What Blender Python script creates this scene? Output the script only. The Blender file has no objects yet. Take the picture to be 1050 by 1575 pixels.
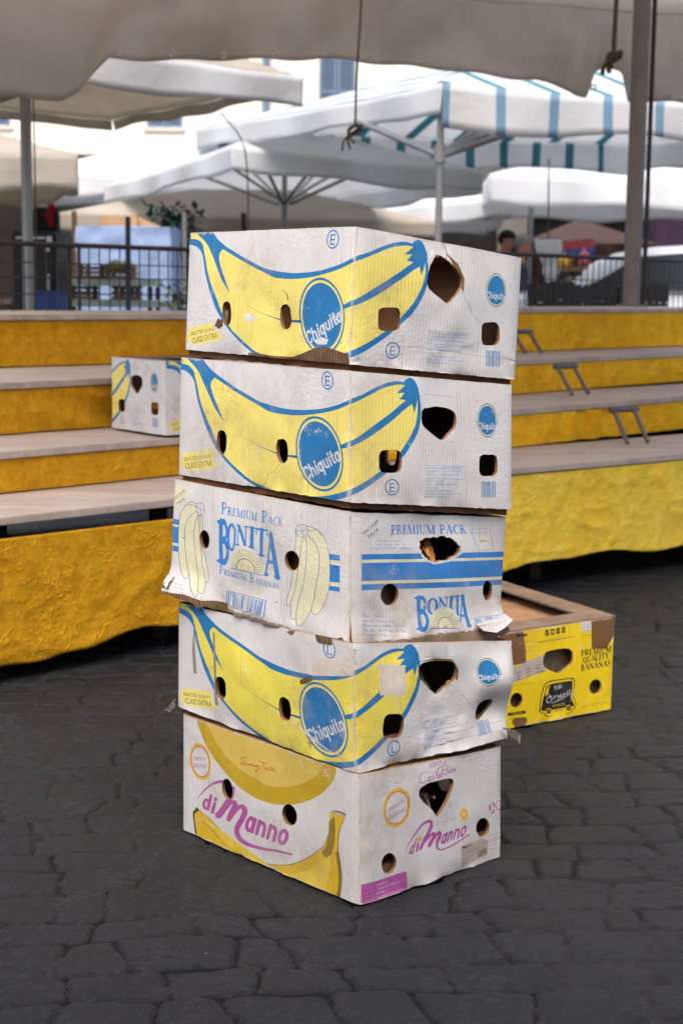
import bpy, bmesh, math, random
import numpy as np
from mathutils import Vector, Matrix
from mathutils.geometry import delaunay_2d_cdt

rnd = random.Random(7)
SC = bpy.context.scene
COL = SC.collection
R = math.radians

# ------------------------------------------------------------------ camera, sky, sun, exposure
cam_d = bpy.data.cameras.new('camera')
cam = bpy.data.objects.new('camera', cam_d)
COL.objects.link(cam)
CAM_H, PITCH, ROLL, FPX = 1.0562, 0.14209, 0.011605, 2400.0
cam.matrix_world = (Matrix.Translation((0, 0, CAM_H)) @ Matrix.Rotation(math.pi / 2 - PITCH, 4, 'X')
                    @ Matrix.Rotation(ROLL, 4, 'Z'))
cam_d.sensor_fit = 'VERTICAL'
cam_d.sensor_height = 36
cam_d.lens = FPX / 1575 * 36
cam_d.clip_start = 0.05
cam_d.clip_end = 500
cam_d.dof.use_dof = True
cam_d.dof.focus_distance = 2.62
cam_d.dof.aperture_fstop = 7.1
SC.camera = cam

SUN_EL, SUN_AZ = R(60), R(192)       # azimuth of the sun, clockwise from +Y
w = bpy.data.worlds.new('World')
SC.world = w
w.use_nodes = True
wn = w.node_tree
sky = wn.nodes.new('ShaderNodeTexSky')
sky.sky_type = 'NISHITA'
sky.sun_disc = False
sky.sun_elevation = SUN_EL
sky.sun_rotation = SUN_AZ
sky.air_density = 1.0
sky.dust_density = 5.0
sky.ozone_density = 0.6
wn.links.new(sky.outputs[0], wn.nodes['Background'].inputs[0])
wn.nodes['Background'].inputs[1].default_value = 0.15

sd = bpy.data.lights.new('sun', 'SUN')
sd.energy = 1.0
sd.angle = R(60)
sd.color = (1.0, 1.0, 1.0)
sun = bpy.data.objects.new('sun', sd)
COL.objects.link(sun)
sdir = Vector((math.sin(SUN_AZ) * math.cos(SUN_EL), math.cos(SUN_AZ) * math.cos(SUN_EL), math.sin(SUN_EL)))
sun.rotation_euler = (-sdir).to_track_quat('-Z', 'Y').to_euler()
sun.location = sdir * 20

SC.view_settings.view_transform = 'Standard'
SC.view_settings.look = 'None'
SC.view_settings.gamma = 1
SC.view_settings.exposure = 1.05

# ------------------------------------------------------------------ small helpers
def lin(c):
    return tuple(((x / 255) / 12.92 if x / 255 <= 0.04045 else ((x / 255 + 0.055) / 1.055) ** 2.4) for x in c)

def tag(o, label=None, cat=None, group=None, kind=None):
    if label: o['label'] = label
    if cat: o['category'] = cat
    if group: o['group'] = group
    if kind: o['kind'] = kind
    return o

def empty(name, loc=(0, 0, 0), rz=0):
    o = bpy.data.objects.new(name, None)
    o.empty_display_size = 0.1
    o.location = loc
    o.rotation_euler = (0, 0, rz)
    COL.objects.link(o)
    return o

def link(name, me, parent=None):
    o = bpy.data.objects.new(name, me)
    COL.objects.link(o)
    if parent: o.parent = parent
    return o

def bm_obj(name, bm, mats, parent=None, smooth=False):
    me = bpy.data.meshes.new(name)
    bm.to_mesh(me)
    bm.free()
    for m in (mats if isinstance(mats, (list, tuple)) else [mats]): me.materials.append(m)
    if smooth: me.shade_smooth()
    return link(name, me, parent)

def np_mesh(name, V, F, mats, parent=None, mi=None, smooth=False, uv=None):
    """V (n,3), F list/array of faces of one size"""
    me = bpy.data.meshes.new(name)
    V = np.asarray(V, np.float32)
    F = np.asarray(F, np.int32)
    k = F.shape[1]
    me.vertices.add(len(V)); me.vertices.foreach_set('co', V.ravel())
    me.loops.add(F.size); me.loops.foreach_set('vertex_index', F.ravel())
    me.polygons.add(len(F))
    me.polygons.foreach_set('loop_start', np.arange(0, F.size, k, dtype=np.int32))
    me.polygons.foreach_set('loop_total', np.full(len(F), k, np.int32))
    for m in (mats if isinstance(mats, (list, tuple)) else [mats]): me.materials.append(m)
    if mi is not None: me.polygons.foreach_set('material_index', np.asarray(mi, np.int32))
    if uv is not None:
        l = me.uv_layers.new(name='UVMap')
        l.data.foreach_set('uv', np.asarray(uv, np.float32)[F.ravel()].ravel())
    me.update(calc_edges=True)
    me.validate()
    if smooth: me.shade_smooth()
    else: me.shade_flat()
    return link(name, me, parent)

def box(bm, x0, x1, y0, y1, z0, z1, M=None):
    vs = [bm.verts.new((x, y, z)) for z in (z0, z1) for y in (y0, y1) for x in (x0, x1)]
    for f in ((0, 2, 3, 1), (4, 5, 7, 6), (0, 1, 5, 4), (2, 6, 7, 3), (0, 4, 6, 2), (1, 3, 7, 5)):
        bm.faces.new([vs[i] for i in f])
    if M is not None:
        bmesh.ops.transform(bm, matrix=M, verts=vs)
    return vs

def tube(bm, pts, r, n=10, cap=True):
    pts = [Vector(p) for p in pts]
    rr = r if isinstance(r, (list, tuple)) else [r] * len(pts)
    rings = []
    for i, p in enumerate(pts):
        d = (pts[min(i + 1, len(pts) - 1)] - pts[max(i - 1, 0)]).normalized()
        a = Vector((0, 0, 1)) if abs(d.z) < 0.9 else Vector((1, 0, 0))
        x = d.cross(a).normalized(); y = d.cross(x)
        rings.append([bm.verts.new(p + (x * math.cos(2 * math.pi * k / n) + y * math.sin(2 * math.pi * k / n)) * rr[i]) for k in range(n)])
    for A, B in zip(rings[:-1], rings[1:]):
        for k in range(n):
            bm.faces.new((A[k], A[(k + 1) % n], B[(k + 1) % n], B[k]))
    if cap:
        bm.faces.new(rings[0][::-1]); bm.faces.new(rings[-1])

_lat = np.random.RandomState(11).rand(256, 256)
def vnoise(x, y):
    xi = np.floor(x).astype(int); yi = np.floor(y).astype(int)
    fx = x - xi; fy = y - yi
    fx = fx * fx * (3 - 2 * fx); fy = fy * fy * (3 - 2 * fy)
    g = lambda i, j: _lat[i % 256, j % 256]
    return (g(xi, yi) * (1 - fx) + g(xi + 1, yi) * fx) * (1 - fy) + (g(xi, yi + 1) * (1 - fx) + g(xi + 1, yi + 1) * fx) * fy
def fbm(x, y, o=4):
    s = 0; a = 0.5
    for i in range(o):
        s = s + a * (vnoise(x + 17.3 * i, y + 9.1 * i) - 0.5); x = x * 2.03; y = y * 2.03; a *= 0.5
    return s
def ridge(x, y, o=3):
    s = 0; a = 0.5
    for i in range(o):
        s = s + a * (1 - np.abs(2 * vnoise(x + 31.7 * i, y + 5.3 * i) - 1)) ** 4; x = x * 1.9; y = y * 1.9; a *= 0.55
    return s

# ------------------------------------------------------------------ materials
class NT:
    def __init__(s, name):
        s.m = bpy.data.materials.new(name); s.m.use_nodes = True
        s.t = s.m.node_tree; s.n = s.t.nodes; s.b = s.n['Principled BSDF']
        s.out = s.n['Material Output']
    def new(s, t, **k):
        n = s.n.new(t)
        for a, v in k.items(): setattr(n, a, v)
        return n
    def lk(s, a, b): s.t.links.new(a, b)
    def val(s, x, sock):
        if hasattr(x, 'is_output'): s.lk(x, sock)
        else: sock.default_value = x
    def math(s, op, a, b=0.0, clamp=False):
        n = s.new('ShaderNodeMath', operation=op); n.use_clamp = clamp
        s.val(a, n.inputs[0]); s.val(b, n.inputs[1]); return n.outputs[0]
    def mix(s, f, a, b):
        n = s.new('ShaderNodeMix', data_type='RGBA')
        s.val(f, n.inputs[0])
        for x, i in ((a, 6), (b, 7)):
            if hasattr(x, 'is_output'): s.lk(x, n.inputs[i])
            else: n.inputs[i].default_value = (*x[:3], 1)
        return n.outputs[2]
    def noise(s, vec, scale, detail=3, rough=0.5, dist=0.0):
        n = s.new('ShaderNodeTexNoise')
        if vec is not None: s.lk(vec, n.inputs['Vector'])
        n.inputs['Scale'].default_value = scale; n.inputs['Detail'].default_value = detail
        n.inputs['Roughness'].default_value = rough; n.inputs['Distortion'].default_value = dist
        return n.outputs[0]
    def ramp(s, f, a, b, c0=0.0, c1=1.0):
        n = s.new('ShaderNodeMapRange'); n.interpolation_type = 'SMOOTHSTEP'
        s.val(f, n.inputs[0]); n.inputs[1].default_value = a; n.inputs[2].default_value = b
        n.inputs[3].default_value = c0; n.inputs[4].default_value = c1
        return n.outputs[0]
    def mapv(s, vec, scale=(1, 1, 1), rot=(0, 0, 0)):
        n = s.new('ShaderNodeMapping'); s.lk(vec, n.inputs[0]); n.inputs['Scale'].default_value = scale
        n.inputs['Rotation'].default_value = rot; return n.outputs[0]
    def bump(s, h, strength=0.3, dist=0.01, prev=None):
        n = s.new('ShaderNodeBump'); n.inputs['Strength'].default_value = strength; n.inputs['Distance'].default_value = dist
        s.lk(h, n.inputs['Height'])
        if prev is not None: s.lk(prev, n.inputs['Normal'])
        return n.outputs[0]

def mat_simple(name, rgb, rough=0.6, metal=0.0, var=0.15, scale=6.0, bump=0.15, bscale=60, spec=0.4):
    t = NT(name)
    tc = t.new('ShaderNodeTexCoord').outputs['Object']
    c = lin(rgb)
    n = t.noise(tc, scale, 5, 0.6)
    n2 = t.noise(tc, scale * 7, 4, 0.6)
    f = t.math('MULTIPLY', t.math('ADD', n, n2), 0.5)
    col = t.mix(t.ramp(f, 0.3, 0.7), tuple(x * (1 - var) for x in c), tuple(min(1, x * (1 + var)) for x in c))
    t.lk(col, t.b.inputs['Base Color'])
    t.b.inputs['Roughness'].default_value = rough; t.b.inputs['Metallic'].default_value = metal
    t.b.inputs['Specular IOR Level'].default_value = spec
    t.lk(t.bump(t.noise(tc, bscale, 4), bump, 0.01), t.b.inputs['Normal'])
    return t.m

def mat_print(name, rgb, ink=True, gloss=0.5, warm=0.5):
    """printed carton: worn ink over white liner on corrugated board; UVMap is in metres on the panel, Unit is 0..1"""
    t = NT(name)
    uv = t.new('ShaderNodeUVMap', uv_map='UVMap').outputs[0]
    un = t.new('ShaderNodeUVMap', uv_map='Unit').outputs[0]
    inf = t.new('ShaderNodeObjectInfo')
    off = t.new('ShaderNodeVectorMath', operation='ADD')
    sc = t.new('ShaderNodeCombineXYZ')
    t.lk(t.math('MULTIPLY', inf.outputs['Random'], 37.0), sc.inputs[0]); t.lk(t.math('MULTIPLY', inf.outputs['Random'], 91.0), sc.inputs[1])
    t.lk(uv, off.inputs[0]); t.lk(sc.outputs[0], off.inputs[1])
    p = off.outputs[0]
    c = lin(rgb)
    blot = t.noise(p, 6, 5, 0.6)
    fine = t.noise(p, 260, 3, 0.7)
    col = t.mix(t.ramp(blot, 0.3, 0.72), c, tuple(x * k for x, k in zip(c, (0.90, 0.885, 0.855))))
    white = lin((225, 222, 220))
    if ink:   # rubbed ink shows the liner
        rub = t.math('MULTIPLY', t.ramp(t.noise(p, 17, 8, 0.72), 0.57, 0.68), t.ramp(fine, 0.44, 0.6))
        col = t.mix(t.math('MULTIPLY', rub, 0.75), col, white)
        lines = t.noise(t.mapv(p, (150, 3, 1)), 1.0, 3, 0.6)
        col = t.mix(t.math('MULTIPLY', t.ramp(lines, 0.62, 0.8), 0.4), col, white)
    # grime caught on the flutes: thin broken vertical streaks
    fl = t.math('FRACT', t.math('MULTIPLY', t.new('ShaderNodeSeparateXYZ').outputs[0], 1.0))
    sx = t.new('ShaderNodeSeparateXYZ'); t.lk(uv, sx.inputs[0])
    fl = t.math('SINE', t.math('MULTIPLY', sx.outputs[0], 2 * math.pi / 0.0075))
    stre = t.noise(t.mapv(p, (130, 9, 1)), 1.0, 4, 0.65)
    area = t.ramp(t.noise(p, 7, 4, 0.6), 0.41, 0.66)
    st = t.math('MULTIPLY', t.math('MULTIPLY', t.ramp(stre, 0.50, 0.62), t.ramp(fl, 0.55, 1.0)), area)
    col = t.mix(t.math('MULTIPLY', st, 0.55), col, lin((92, 86, 80)))
    col = t.mix(t.ramp(fl, 0.2, 1.0, 0.0, 0.09), col, lin((120, 112, 104)))
    # warm handling stains and grey smudges
    stain = t.math('MULTIPLY', t.ramp(t.noise(p, 4.3, 6, 0.66, 0.6), 0.50, 0.70), t.ramp(t.noise(p, 45, 4, 0.6), 0.3, 0.65))
    col = t.mix(t.math('MULTIPLY', stain, warm), col, lin((170, 148, 118)))
    sm = t.ramp(t.noise(t.mapv(p, (9, 5, 1), (0, 0, 0.5)), 1.0, 7, 0.7), 0.58, 0.76)
    col = t.mix(t.math('MULTIPLY', sm, 0.42), col, lin((120, 116, 112)))
    specks = t.ramp(t.noise(p, 120, 2, 0.5), 0.735, 0.76)
    col = t.mix(t.math('MULTIPLY', specks, 0.75), col, lin((52, 44, 38)))
    # scuffed borders: liner rubbed through to brown
    su = t.new('ShaderNodeSeparateXYZ'); t.lk(un, su.inputs[0])
    d = t.math('MINIMUM', t.math('MINIMUM', su.outputs[0], t.math('SUBTRACT', 1.0, su.outputs[0])),
               t.math('MINIMUM', t.math('MULTIPLY', su.outputs[1], 0.6), t.math('MULTIPLY', t.math('SUBTRACT', 1.0, su.outputs[1]), 0.6)))
    e = t.math('ADD', d, t.math('MULTIPLY', t.math('SUBTRACT', t.noise(p, 38, 6, 0.7), 0.5), 0.075))
    col = t.mix(t.ramp(e, 0.0, 0.012, 0.75, 0.0), col, lin((196, 186, 174)))
    e2 = t.math('ADD', d, t.math('MULTIPLY', t.math('SUBTRACT', t.noise(p, 60, 6, 0.75), 0.42), 0.06))
    col = t.mix(t.ramp(e2, -0.002, 0.004, 0.85, 0.0), col, lin((118, 92, 68)))
    t.lk(col, t.b.inputs['Base Color'])
    t.lk(t.ramp(blot, 0.3, 0.7, gloss - 0.06, gloss + 0.12), t.b.inputs['Roughness'])
    t.b.inputs['Specular IOR Level'].default_value = 0.35
    # relief: flutes, crushed patches, creases
    b1 = t.bump(fl, 0.10, 0.002)
    cr = t.math('MULTIPLY', t.new('ShaderNodeTexVoronoi').outputs[0], 1.0)
    vo = t.new('ShaderNodeTexVoronoi'); t.lk(t.mapv(p, (115, 190, 1)), vo.inputs['Vector']); vo.inputs['Scale'].default_value = 1.0
    patch = t.ramp(t.noise(p, 5.2, 3, 0.5), 0.5, 0.62)
    b2 = t.bump(t.math('MULTIPLY', vo.outputs[0], patch), 0.22, 0.0018, b1)
    b3 = t.bump(t.noise(p, 9, 4, 0.55), 0.28, 0.010, b2)
    t.lk(b3, t.b.inputs['Normal'])
    return t.m

def mat_kraft(name, rgb, flute=0.0):
    t = NT(name)
    uv = t.new('ShaderNodeUVMap', uv_map='UVMap').outputs[0]
    ob = t.new('ShaderNodeTexCoord').outputs['Object']
    c = lin(rgb)
    f = t.noise(ob, 14, 6, 0.65)
    g = t.noise(t.mapv(ob, (160, 160, 20)), 1.0, 3, 0.6)
    col = t.mix(t.ramp(f, 0.3, 0.7), tuple(x * 0.72 for x in c), tuple(x * 1.18 for x in c))
    col = t.mix(t.ramp(g, 0.35, 0.75, 0, 0.35), col, tuple(x * 0.6 for x in c))
    t.b.inputs['Roughness'].default_value = 0.85
    t.b.inputs['Specular IOR Level'].default_value = 0.2
    nrm = t.bump(t.noise(ob, 55, 5), 0.3, 0.004)
    if flute:
        sx = t.new('ShaderNodeSeparateXYZ'); t.lk(uv, sx.inputs[0])
        fl = t.math('SINE', t.math('MULTIPLY', sx.outputs[0], 2 * math.pi / 0.0075))
        col = t.mix(t.ramp(fl, -1, 0.4, 0.55, 0.0), col, tuple(x * 0.45 for x in c))
        nrm = t.bump(fl, flute, 0.004, nrm)
    t.lk(col, t.b.inputs['Base Color']); t.lk(nrm, t.b.inputs['Normal'])
    return t.m

def mat_canvas(name, rgb, trans=0.35, dirt=0.2):
    t = NT(name)
    ob = t.new('ShaderNodeTexCoord').outputs['Object']
    c = lin(rgb)
    f = t.noise(ob, 1.6, 6, 0.62)
    col = t.mix(t.ramp(f, 0.35, 0.72), c, tuple(x * (1 - dirt) * k for x, k in zip(c, (1, 0.97, 0.93))))
    g = t.noise(t.mapv(ob, (3, 3, 14)), 1.0, 4, 0.6)
    col = t.mix(t.ramp(g, 0.5, 0.75, 0, dirt), col, tuple(x * 0.7 for x in c))
    t.lk(col, t.b.inputs['Base Color'])
    t.b.inputs['Roughness'].default_value = 0.7
    t.b.inputs['Specular IOR Level'].default_value = 0.25
    tr = t.new('ShaderNodeBsdfTranslucent'); t.lk(col, tr.inputs[0])
    mx = t.new('ShaderNodeMixShader'); mx.inputs[0].default_value = trans
    t.lk(t.b.outputs[0], mx.inputs[1]); t.lk(tr.outputs[0], mx.inputs[2]); t.lk(mx.outputs[0], t.out.inputs[0])
    n = t.bump(t.noise(ob, 7, 5, 0.6), 0.28, 0.04)
    t.lk(t.bump(t.noise(ob, 220, 2), 0.1, 0.003, n), t.b.inputs['Normal'])
    return t.m

def mat_velvet(name, dark, light, sheen=0.6, crz=.35):
    t = NT(name)
    ob = t.new('ShaderNodeTexCoord').outputs['Object']
    f = t.noise(ob, 9, 7, 0.68, 0.8)
    g = t.noise(t.mapv(ob, (50, 50, 38)), 1.0, 5, 0.7)
    q = t.math('ADD', t.math('MULTIPLY', f, 0.6), t.math('MULTIPLY', g, 0.4))
    col = t.mix(t.ramp(q, 0.36, 0.66), lin(dark), lin(light))
    t.lk(col, t.b.inputs['Base Color'])
    t.b.inputs['Roughness'].default_value = 0.75
    t.b.inputs['Specular IOR Level'].default_value = 0.15
    t.b.inputs['Sheen Weight'].default_value = sheen
    t.b.inputs['Sheen Roughness'].default_value = 0.35
    t.b.inputs['Sheen Tint'].default_value = (*lin(light), 1)
    def crease(sc, wd, seed):
        n = t.noise(t.mapv(ob, (1, 1, .8), (seed, seed * .7, seed * 1.3)), sc, 2, .5, 1.6)
        return t.ramp(t.math('ABSOLUTE', t.math('SUBTRACT', n, .5)), 0, wd, 1, 0)
    cr = t.math('ADD', t.math('MULTIPLY', crease(7, .016, .3), .9), t.math('ADD', t.math('MULTIPLY', crease(11, .018, 1.9), .7), t.math('MULTIPLY', crease(19, .02, 4.2), .5)))
    cr = t.math('MULTIPLY', cr, t.ramp(t.noise(ob, 8, 3), .28, .52))
    col2 = t.mix(t.math('MULTIPLY', cr, .5), col, tuple(min(1, x * 1.25) for x in lin(light)))  # pale crease lines paint in the light caught by the pile
    t.lk(col2, t.b.inputs['Base Color'])
    n1 = t.bump(t.noise(ob, 15, 5, 0.6, .8), 0.35, 0.02)
    n1 = t.bump(cr, crz, 0.006, n1)
    t.lk(t.bump(t.noise(ob, 300, 2), 0.2, 0.002, n1), t.b.inputs['Normal'])
    return t.m

def mat_wood(name, rgb, sc=(3, 3, 60)):
    t = NT(name)
    ob = t.new('ShaderNodeTexCoord').outputs['Object']
    c = lin(rgb)
    g = t.noise(t.mapv(ob, sc), 1.0, 6, 0.65, 0.6)
    b = t.noise(ob, 5, 5, 0.6)
    col = t.mix(t.ramp(g, 0.3, 0.72), tuple(x * 1.1 for x in c), tuple(x * 0.78 for x in c))
    col = t.mix(t.ramp(b, 0.45, 0.75, 0, 0.5), col, tuple(x * 0.6 for x in c))
    sp_ = t.noise(ob, 24, 6, .7)
    col = t.mix(t.ramp(sp_, 0.6, 0.74, 0, 0.55), col, tuple(x * 0.42 for x in c))
    t.lk(col, t.b.inputs['Base Color'])
    t.b.inputs['Roughness'].default_value = 0.72
    t.lk(t.bump(g, 0.2, 0.004), t.b.inputs['Normal'])
    return t.m

INK = {
    'white': mat_print('white liner', (212, 210, 209), ink=False),
    'blue': mat_print('blue ink', (28, 116, 176)),
    'dblue': mat_print('deep blue ink', (20, 92, 148)),
    'yellow': mat_print('yellow ink', (236, 219, 116)),
    'lyellow': mat_print('fresh yellow ink', (232, 216, 88)),
    'pale': mat_print('pale yellow ink', (222, 217, 184)),
    'green': mat_print('dark green ink', (18, 62, 64)),
    'mblue': mat_print('mid blue ink', (52, 128, 200)),
    'grey': mat_print('grey smear', (142, 134, 124), ink=False),
    'tapew': mat_print('clear tape patch', (214, 203, 192), ink=False, gloss=0.3),
    'must': mat_print('mustard ink', (190, 158, 30)),
    'lmust': mat_print('light mustard ink', (206, 178, 84)),
    'mag': mat_print('magenta ink', (176, 84, 156)),
    'lmag': mat_print('pale magenta ink', (206, 150, 196)),
    'red': mat_print('red brown ink', (172, 72, 44)),
    'orange': mat_print('orange ink', (226, 172, 36)),
    'ban': mat_print('banana yellow ink', (214, 178, 36)),
    'banl': mat_print('banana light ink', (224, 194, 62)),
    'band': mat_print('banana shade ink', (140, 116, 30)),
    'bandd': mat_print('banana stem ink', (74, 62, 22)),
    'oy': mat_print('strong yellow ink', (238, 204, 12), warm=0.3),
    'black': mat_print('black ink', (30, 29, 28)),
    'lbl': mat_print('paper label', (186, 170, 160), ink=False),
    'tape': mat_print('brown parcel tape', (122, 84, 52), ink=False, gloss=0.35),
    'torn': mat_kraft('torn corrugation', (150, 118, 88), flute=0.9),
    'scuff': mat_kraft('scuffed board', (120, 88, 50)),
}
M_KRAFT = mat_kraft('kraft inside', (120, 86, 60))
M_RIM = mat_kraft('kraft cut edge', (136, 100, 70))
M_KRAFTG = mat_kraft('weathered kraft', (124, 104, 86))
M_KRAFTL = mat_kraft('kraft board', (156, 120, 88))
M_LINER = mat_print('liner paper', (188, 184, 180), ink=False)

# ------------------------------------------------------------------ flat artwork: loops in photo pixels -> unit square of a panel
def homog(q):
    """unit-square coordinates from four photo points BL, BR, TR, TL"""
    dst = [(0, 0), (1, 0), (1, 1), (0, 1)]
    A = []; B = []
    for (x, y), (u, v) in zip(q, dst):
        A.append([x, y, 1, 0, 0, 0, -u * x, -u * y]); B.append(u)
        A.append([0, 0, 0, x, y, 1, -v * x, -v * y]); B.append(v)
    h = np.append(np.linalg.solve(np.array(A, float), np.array(B, float)), 1).reshape(3, 3)
    def f(P):
        P = np.asarray(P, float)
        r = np.c_[P, np.ones(len(P))] @ h.T
        return r[:, :2] / r[:, 2:]
    return f

def C(o, s, pts):                       # crop coordinates -> photo pixels
    return [(o[0] + x / s, o[1] + y / s) for x, y in pts]

def sm(pts, n=5):                       # Catmull-Rom through points
    P = np.asarray(pts, float)
    if len(P) < 3: return [tuple(p) for p in P]
    Q = np.vstack([2 * P[0] - P[1], P, 2 * P[-1] - P[-2]])
    out = []
    for i in range(1, len(Q) - 2):
        a, b, c, d = Q[i - 1], Q[i], Q[i + 1], Q[i + 2]
        for k in range(n):
            t = k / n
            out.append(tuple(0.5 * (2 * b + (c - a) * t + (2 * a - 5 * b + 4 * c - d) * t * t + (3 * b - a - 3 * c + d) * t ** 3)))
    out.append(tuple(P[-1]))
    return out

def ell(c, A, B, n=36, s=1.0):
    return [(c[0] + s * (A[0] * math.cos(t) + B[0] * math.sin(t)), c[1] + s * (A[1] * math.cos(t) + B[1] * math.sin(t)))
            for t in (2 * math.pi * k / n for k in range(n))]

def stadium(c, rx, ry, n=28, e=2.6, tilt=0.0, jit=0.0, seed=0):
    rg = random.Random(seed); o = []
    for k in range(n):
        t = 2 * math.pi * k / n; cs, sn = math.cos(t), math.sin(t)
        x = rx * math.copysign(abs(cs) ** (2 / e), cs); y = ry * math.copysign(abs(sn) ** (2 / e), sn)
        j = 1 + rg.uniform(-jit, jit)
        o.append((c[0] + (x + tilt * y) * j, c[1] + y * j))
    return o

def stroke(pts, w, smooth=True, n=4):
    P = np.asarray(sm(pts, n) if smooth else pts, float)
    m = len(P)
    W = np.interp(np.linspace(0, 1, m), np.linspace(0, 1, len(w)), w) if isinstance(w, (list, tuple)) else np.full(m, w)
    d = np.gradient(P, axis=0) if m > 2 else np.repeat((P[1:] - P[:1]), 2, 0)
    d = d / (np.linalg.norm(d, axis=1, keepdims=True) + 1e-9)
    nn = np.c_[-d[:, 1], d[:, 0]]
    L = P + nn * W[:, None] / 2; Rr = P - nn * W[:, None] / 2
    e1 = P[-1] + d[-1] * W[-1] * 0.35; e0 = P[0] - d[0] * W[0] * 0.35
    return [tuple(x) for x in np.vstack([L, e1[None], Rr[::-1], e0[None]])]

def font_loops(s, bold=0.0, res=2, shear=0.0):
    cu = bpy.data.curves.new('t', 'FONT')
    cu.body = s; cu.resolution_u = res; cu.fill_mode = 'NONE'; cu.offset = bold; cu.shear = shear
    ob = bpy.data.objects.new('t', cu)
    COL.objects.link(ob)
    me = bpy.data.meshes.new_from_object(ob)
    V = [(v.co.x, v.co.y) for v in me.vertices]
    nb = {}
    for e in me.edges:
        a, b = e.vertices; nb.setdefault(a, []).append(b); nb.setdefault(b, []).append(a)
    seen = set(); loops = []
    for s0 in nb:
        if s0 in seen: continue
        L = [s0]; seen.add(s0); cur = s0
        while True:
            nx = [k for k in nb[cur] if k not in seen]
            if not nx: break
            cur = nx[0]; seen.add(cur); L.append(cur)
        if len(L) > 2: loops.append([V[i] for i in L])
    bpy.data.objects.remove(ob); bpy.data.curves.remove(cu); bpy.data.meshes.remove(me)
    return loops

def fit_text(loops, p0, vx, vy, cap=None, full=True):
    """place letter loops: p0 baseline start, vx the whole width, vy the cap height (photo pixels)"""
    A = np.vstack([np.asarray(l) for l in loops])
    x0, x1 = A[:, 0].min(), A[:, 0].max()
    cap = cap or 0.729
    return [[(p0[0] + vx[0] * (x - x0) / (x1 - x0) + vy[0] * y / cap, p0[1] + vx[1] * (x - x0) / (x1 - x0) + vy[1] * y / cap) for x, y in l] for l in loops]

T_, t_ = 0.17, 0.065
def _v(x, w=T_): return ('l', x, 0, x, 1, w)
def _s(x, y, h=0.14): return ('l', x - h, y, x + h, y, t_)
SERIF = {
    'P': (0.68, [_v(.17), ('a', [(.17, .97), (.4, .97), (.6, .75), (.4, .49), (.17, .49)], .12), _s(.17, .03, .18), _s(.12, .97)]),
    'R': (0.78, [_v(.17), ('a', [(.17, .97), (.4, .97), (.58, .75), (.4, .5), (.17, .5)], .12), ('l', .38, .5, .68, .02, .15), _s(.17, .03, .18), _s(.7, .03, .1), _s(.12, .97)]),
    'E': (0.68, [_v(.17), ('l', .1, .965, .58, .965, .07), ('l', .17, .52, .46, .52, .07), ('l', .05, .035, .6, .035, .07), ('l', .57, .97, .57, .78, .06), ('l', .59, .03, .59, .24, .06), ('l', .45, .42, .45, .62, .05)]),
    'M': (1.0, [_v(.15, .07), ('l', .15, .98, .5, .03, .17), ('l', .5, .03, .83, .98, .07), _v(.83), _s(.15, .03), _s(.83, .03, .16), _s(.1, .97, .1), _s(.88, .97, .1)]),
    'I': (0.36, [_v(.18), _s(.18, .03, .17), _s(.18, .97, .17)]),
    'U': (0.82, [('a', [(.17, .97), (.17, .3), (.4, .03), (.64, .3), (.64, .97)], [.17, .16, .1, .07, .07]), _s(.17, .97, .16), _s(.64, .97, .13)]),
    'A': (0.78, [('l', .1, .02, .4, .98, .07), ('l', .38, .98, .68, .02, .18), ('l', .2, .34, .56, .34, .065), _s(.1, .03, .12), _s(.68, .03, .14)]),
    'C': (0.76, [('a', [(.66, .76), (.5, .97), (.28, .9), (.13, .5), (.28, .1), (.5, .03), (.68, .2)], [.05, .09, .14, .18, .14, .09, .05]), ('l', .66, .7, .66, .95, .05)]),
    'K': (0.78, [_v(.17), ('l', .22, .44, .6, .97, .07), ('l', .34, .58, .66, .02, .16), _s(.17, .03, .17), _s(.17, .97, .17), _s(.6, .97, .11), _s(.68, .03, .1)]),
    'B': (0.70, [_v(.17), ('a', [(.17, .97), (.4, .97), (.53, .76), (.4, .54), (.17, .54)], .11), ('a', [(.17, .54), (.42, .54), (.6, .28), (.42, .03), (.17, .03)], .13), _s(.12, .97), _s(.12, .03)]),
    'N': (0.86, [_v(.15, .07), ('l', .15, .97, .68, .03, .17), _v(.68, .07), _s(.15, .03), _s(.68, .97), _s(.1, .97, .09)]),
    'S': (0.58, [('a', [(.48, .8), (.36, .97), (.16, .92), (.1, .74), (.28, .56), (.44, .4), (.48, .2), (.32, .03), (.08, .16)], [.05, .08, .1, .15, .17, .15, .1, .08, .05]), ('l', .49, .74, .49, .95, .045), ('l', .08, .04, .08, .26, .045)]),
    'O': (0.82, [('a', [(.4, .97), (.14, .75), (.14, .25), (.4, .03), (.66, .25), (.66, .75), (.4, .97)], [.08, .16, .16, .08, .16, .16, .08])]),
    'T': (0.74, [_v(.36), ('l', .04, .965, .68, .965, .07), ('l', .06, .97, .06, .76, .055), ('l', .66, .97, .66, .76, .055), _s(.36, .03, .17)]),
    'Q': (0.84, [('a', [(.4, .97), (.14, .75), (.14, .25), (.4, .03), (.66, .25), (.66, .75), (.4, .97)], [.08, .16, .16, .08, .16, .16, .08]), ('l', .42, .12, .74, -.14, .12)]),
    'L': (0.64, [_v(.17), ('l', .05, .035, .56, .035, .07), ('l', .56, .03, .56, .26, .06), _s(.17, .97, .17)]),
    'Y': (0.74, [('l', .08, .97, .38, .48, .17), ('l', .64, .97, .38, .48, .07), ('l', .36, 0, .36, .5, .17), _s(.36, .03, .16), _s(.1, .97, .12), _s(.62, .97, .12)]),
    ' ': (0.40, []),
}
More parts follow.
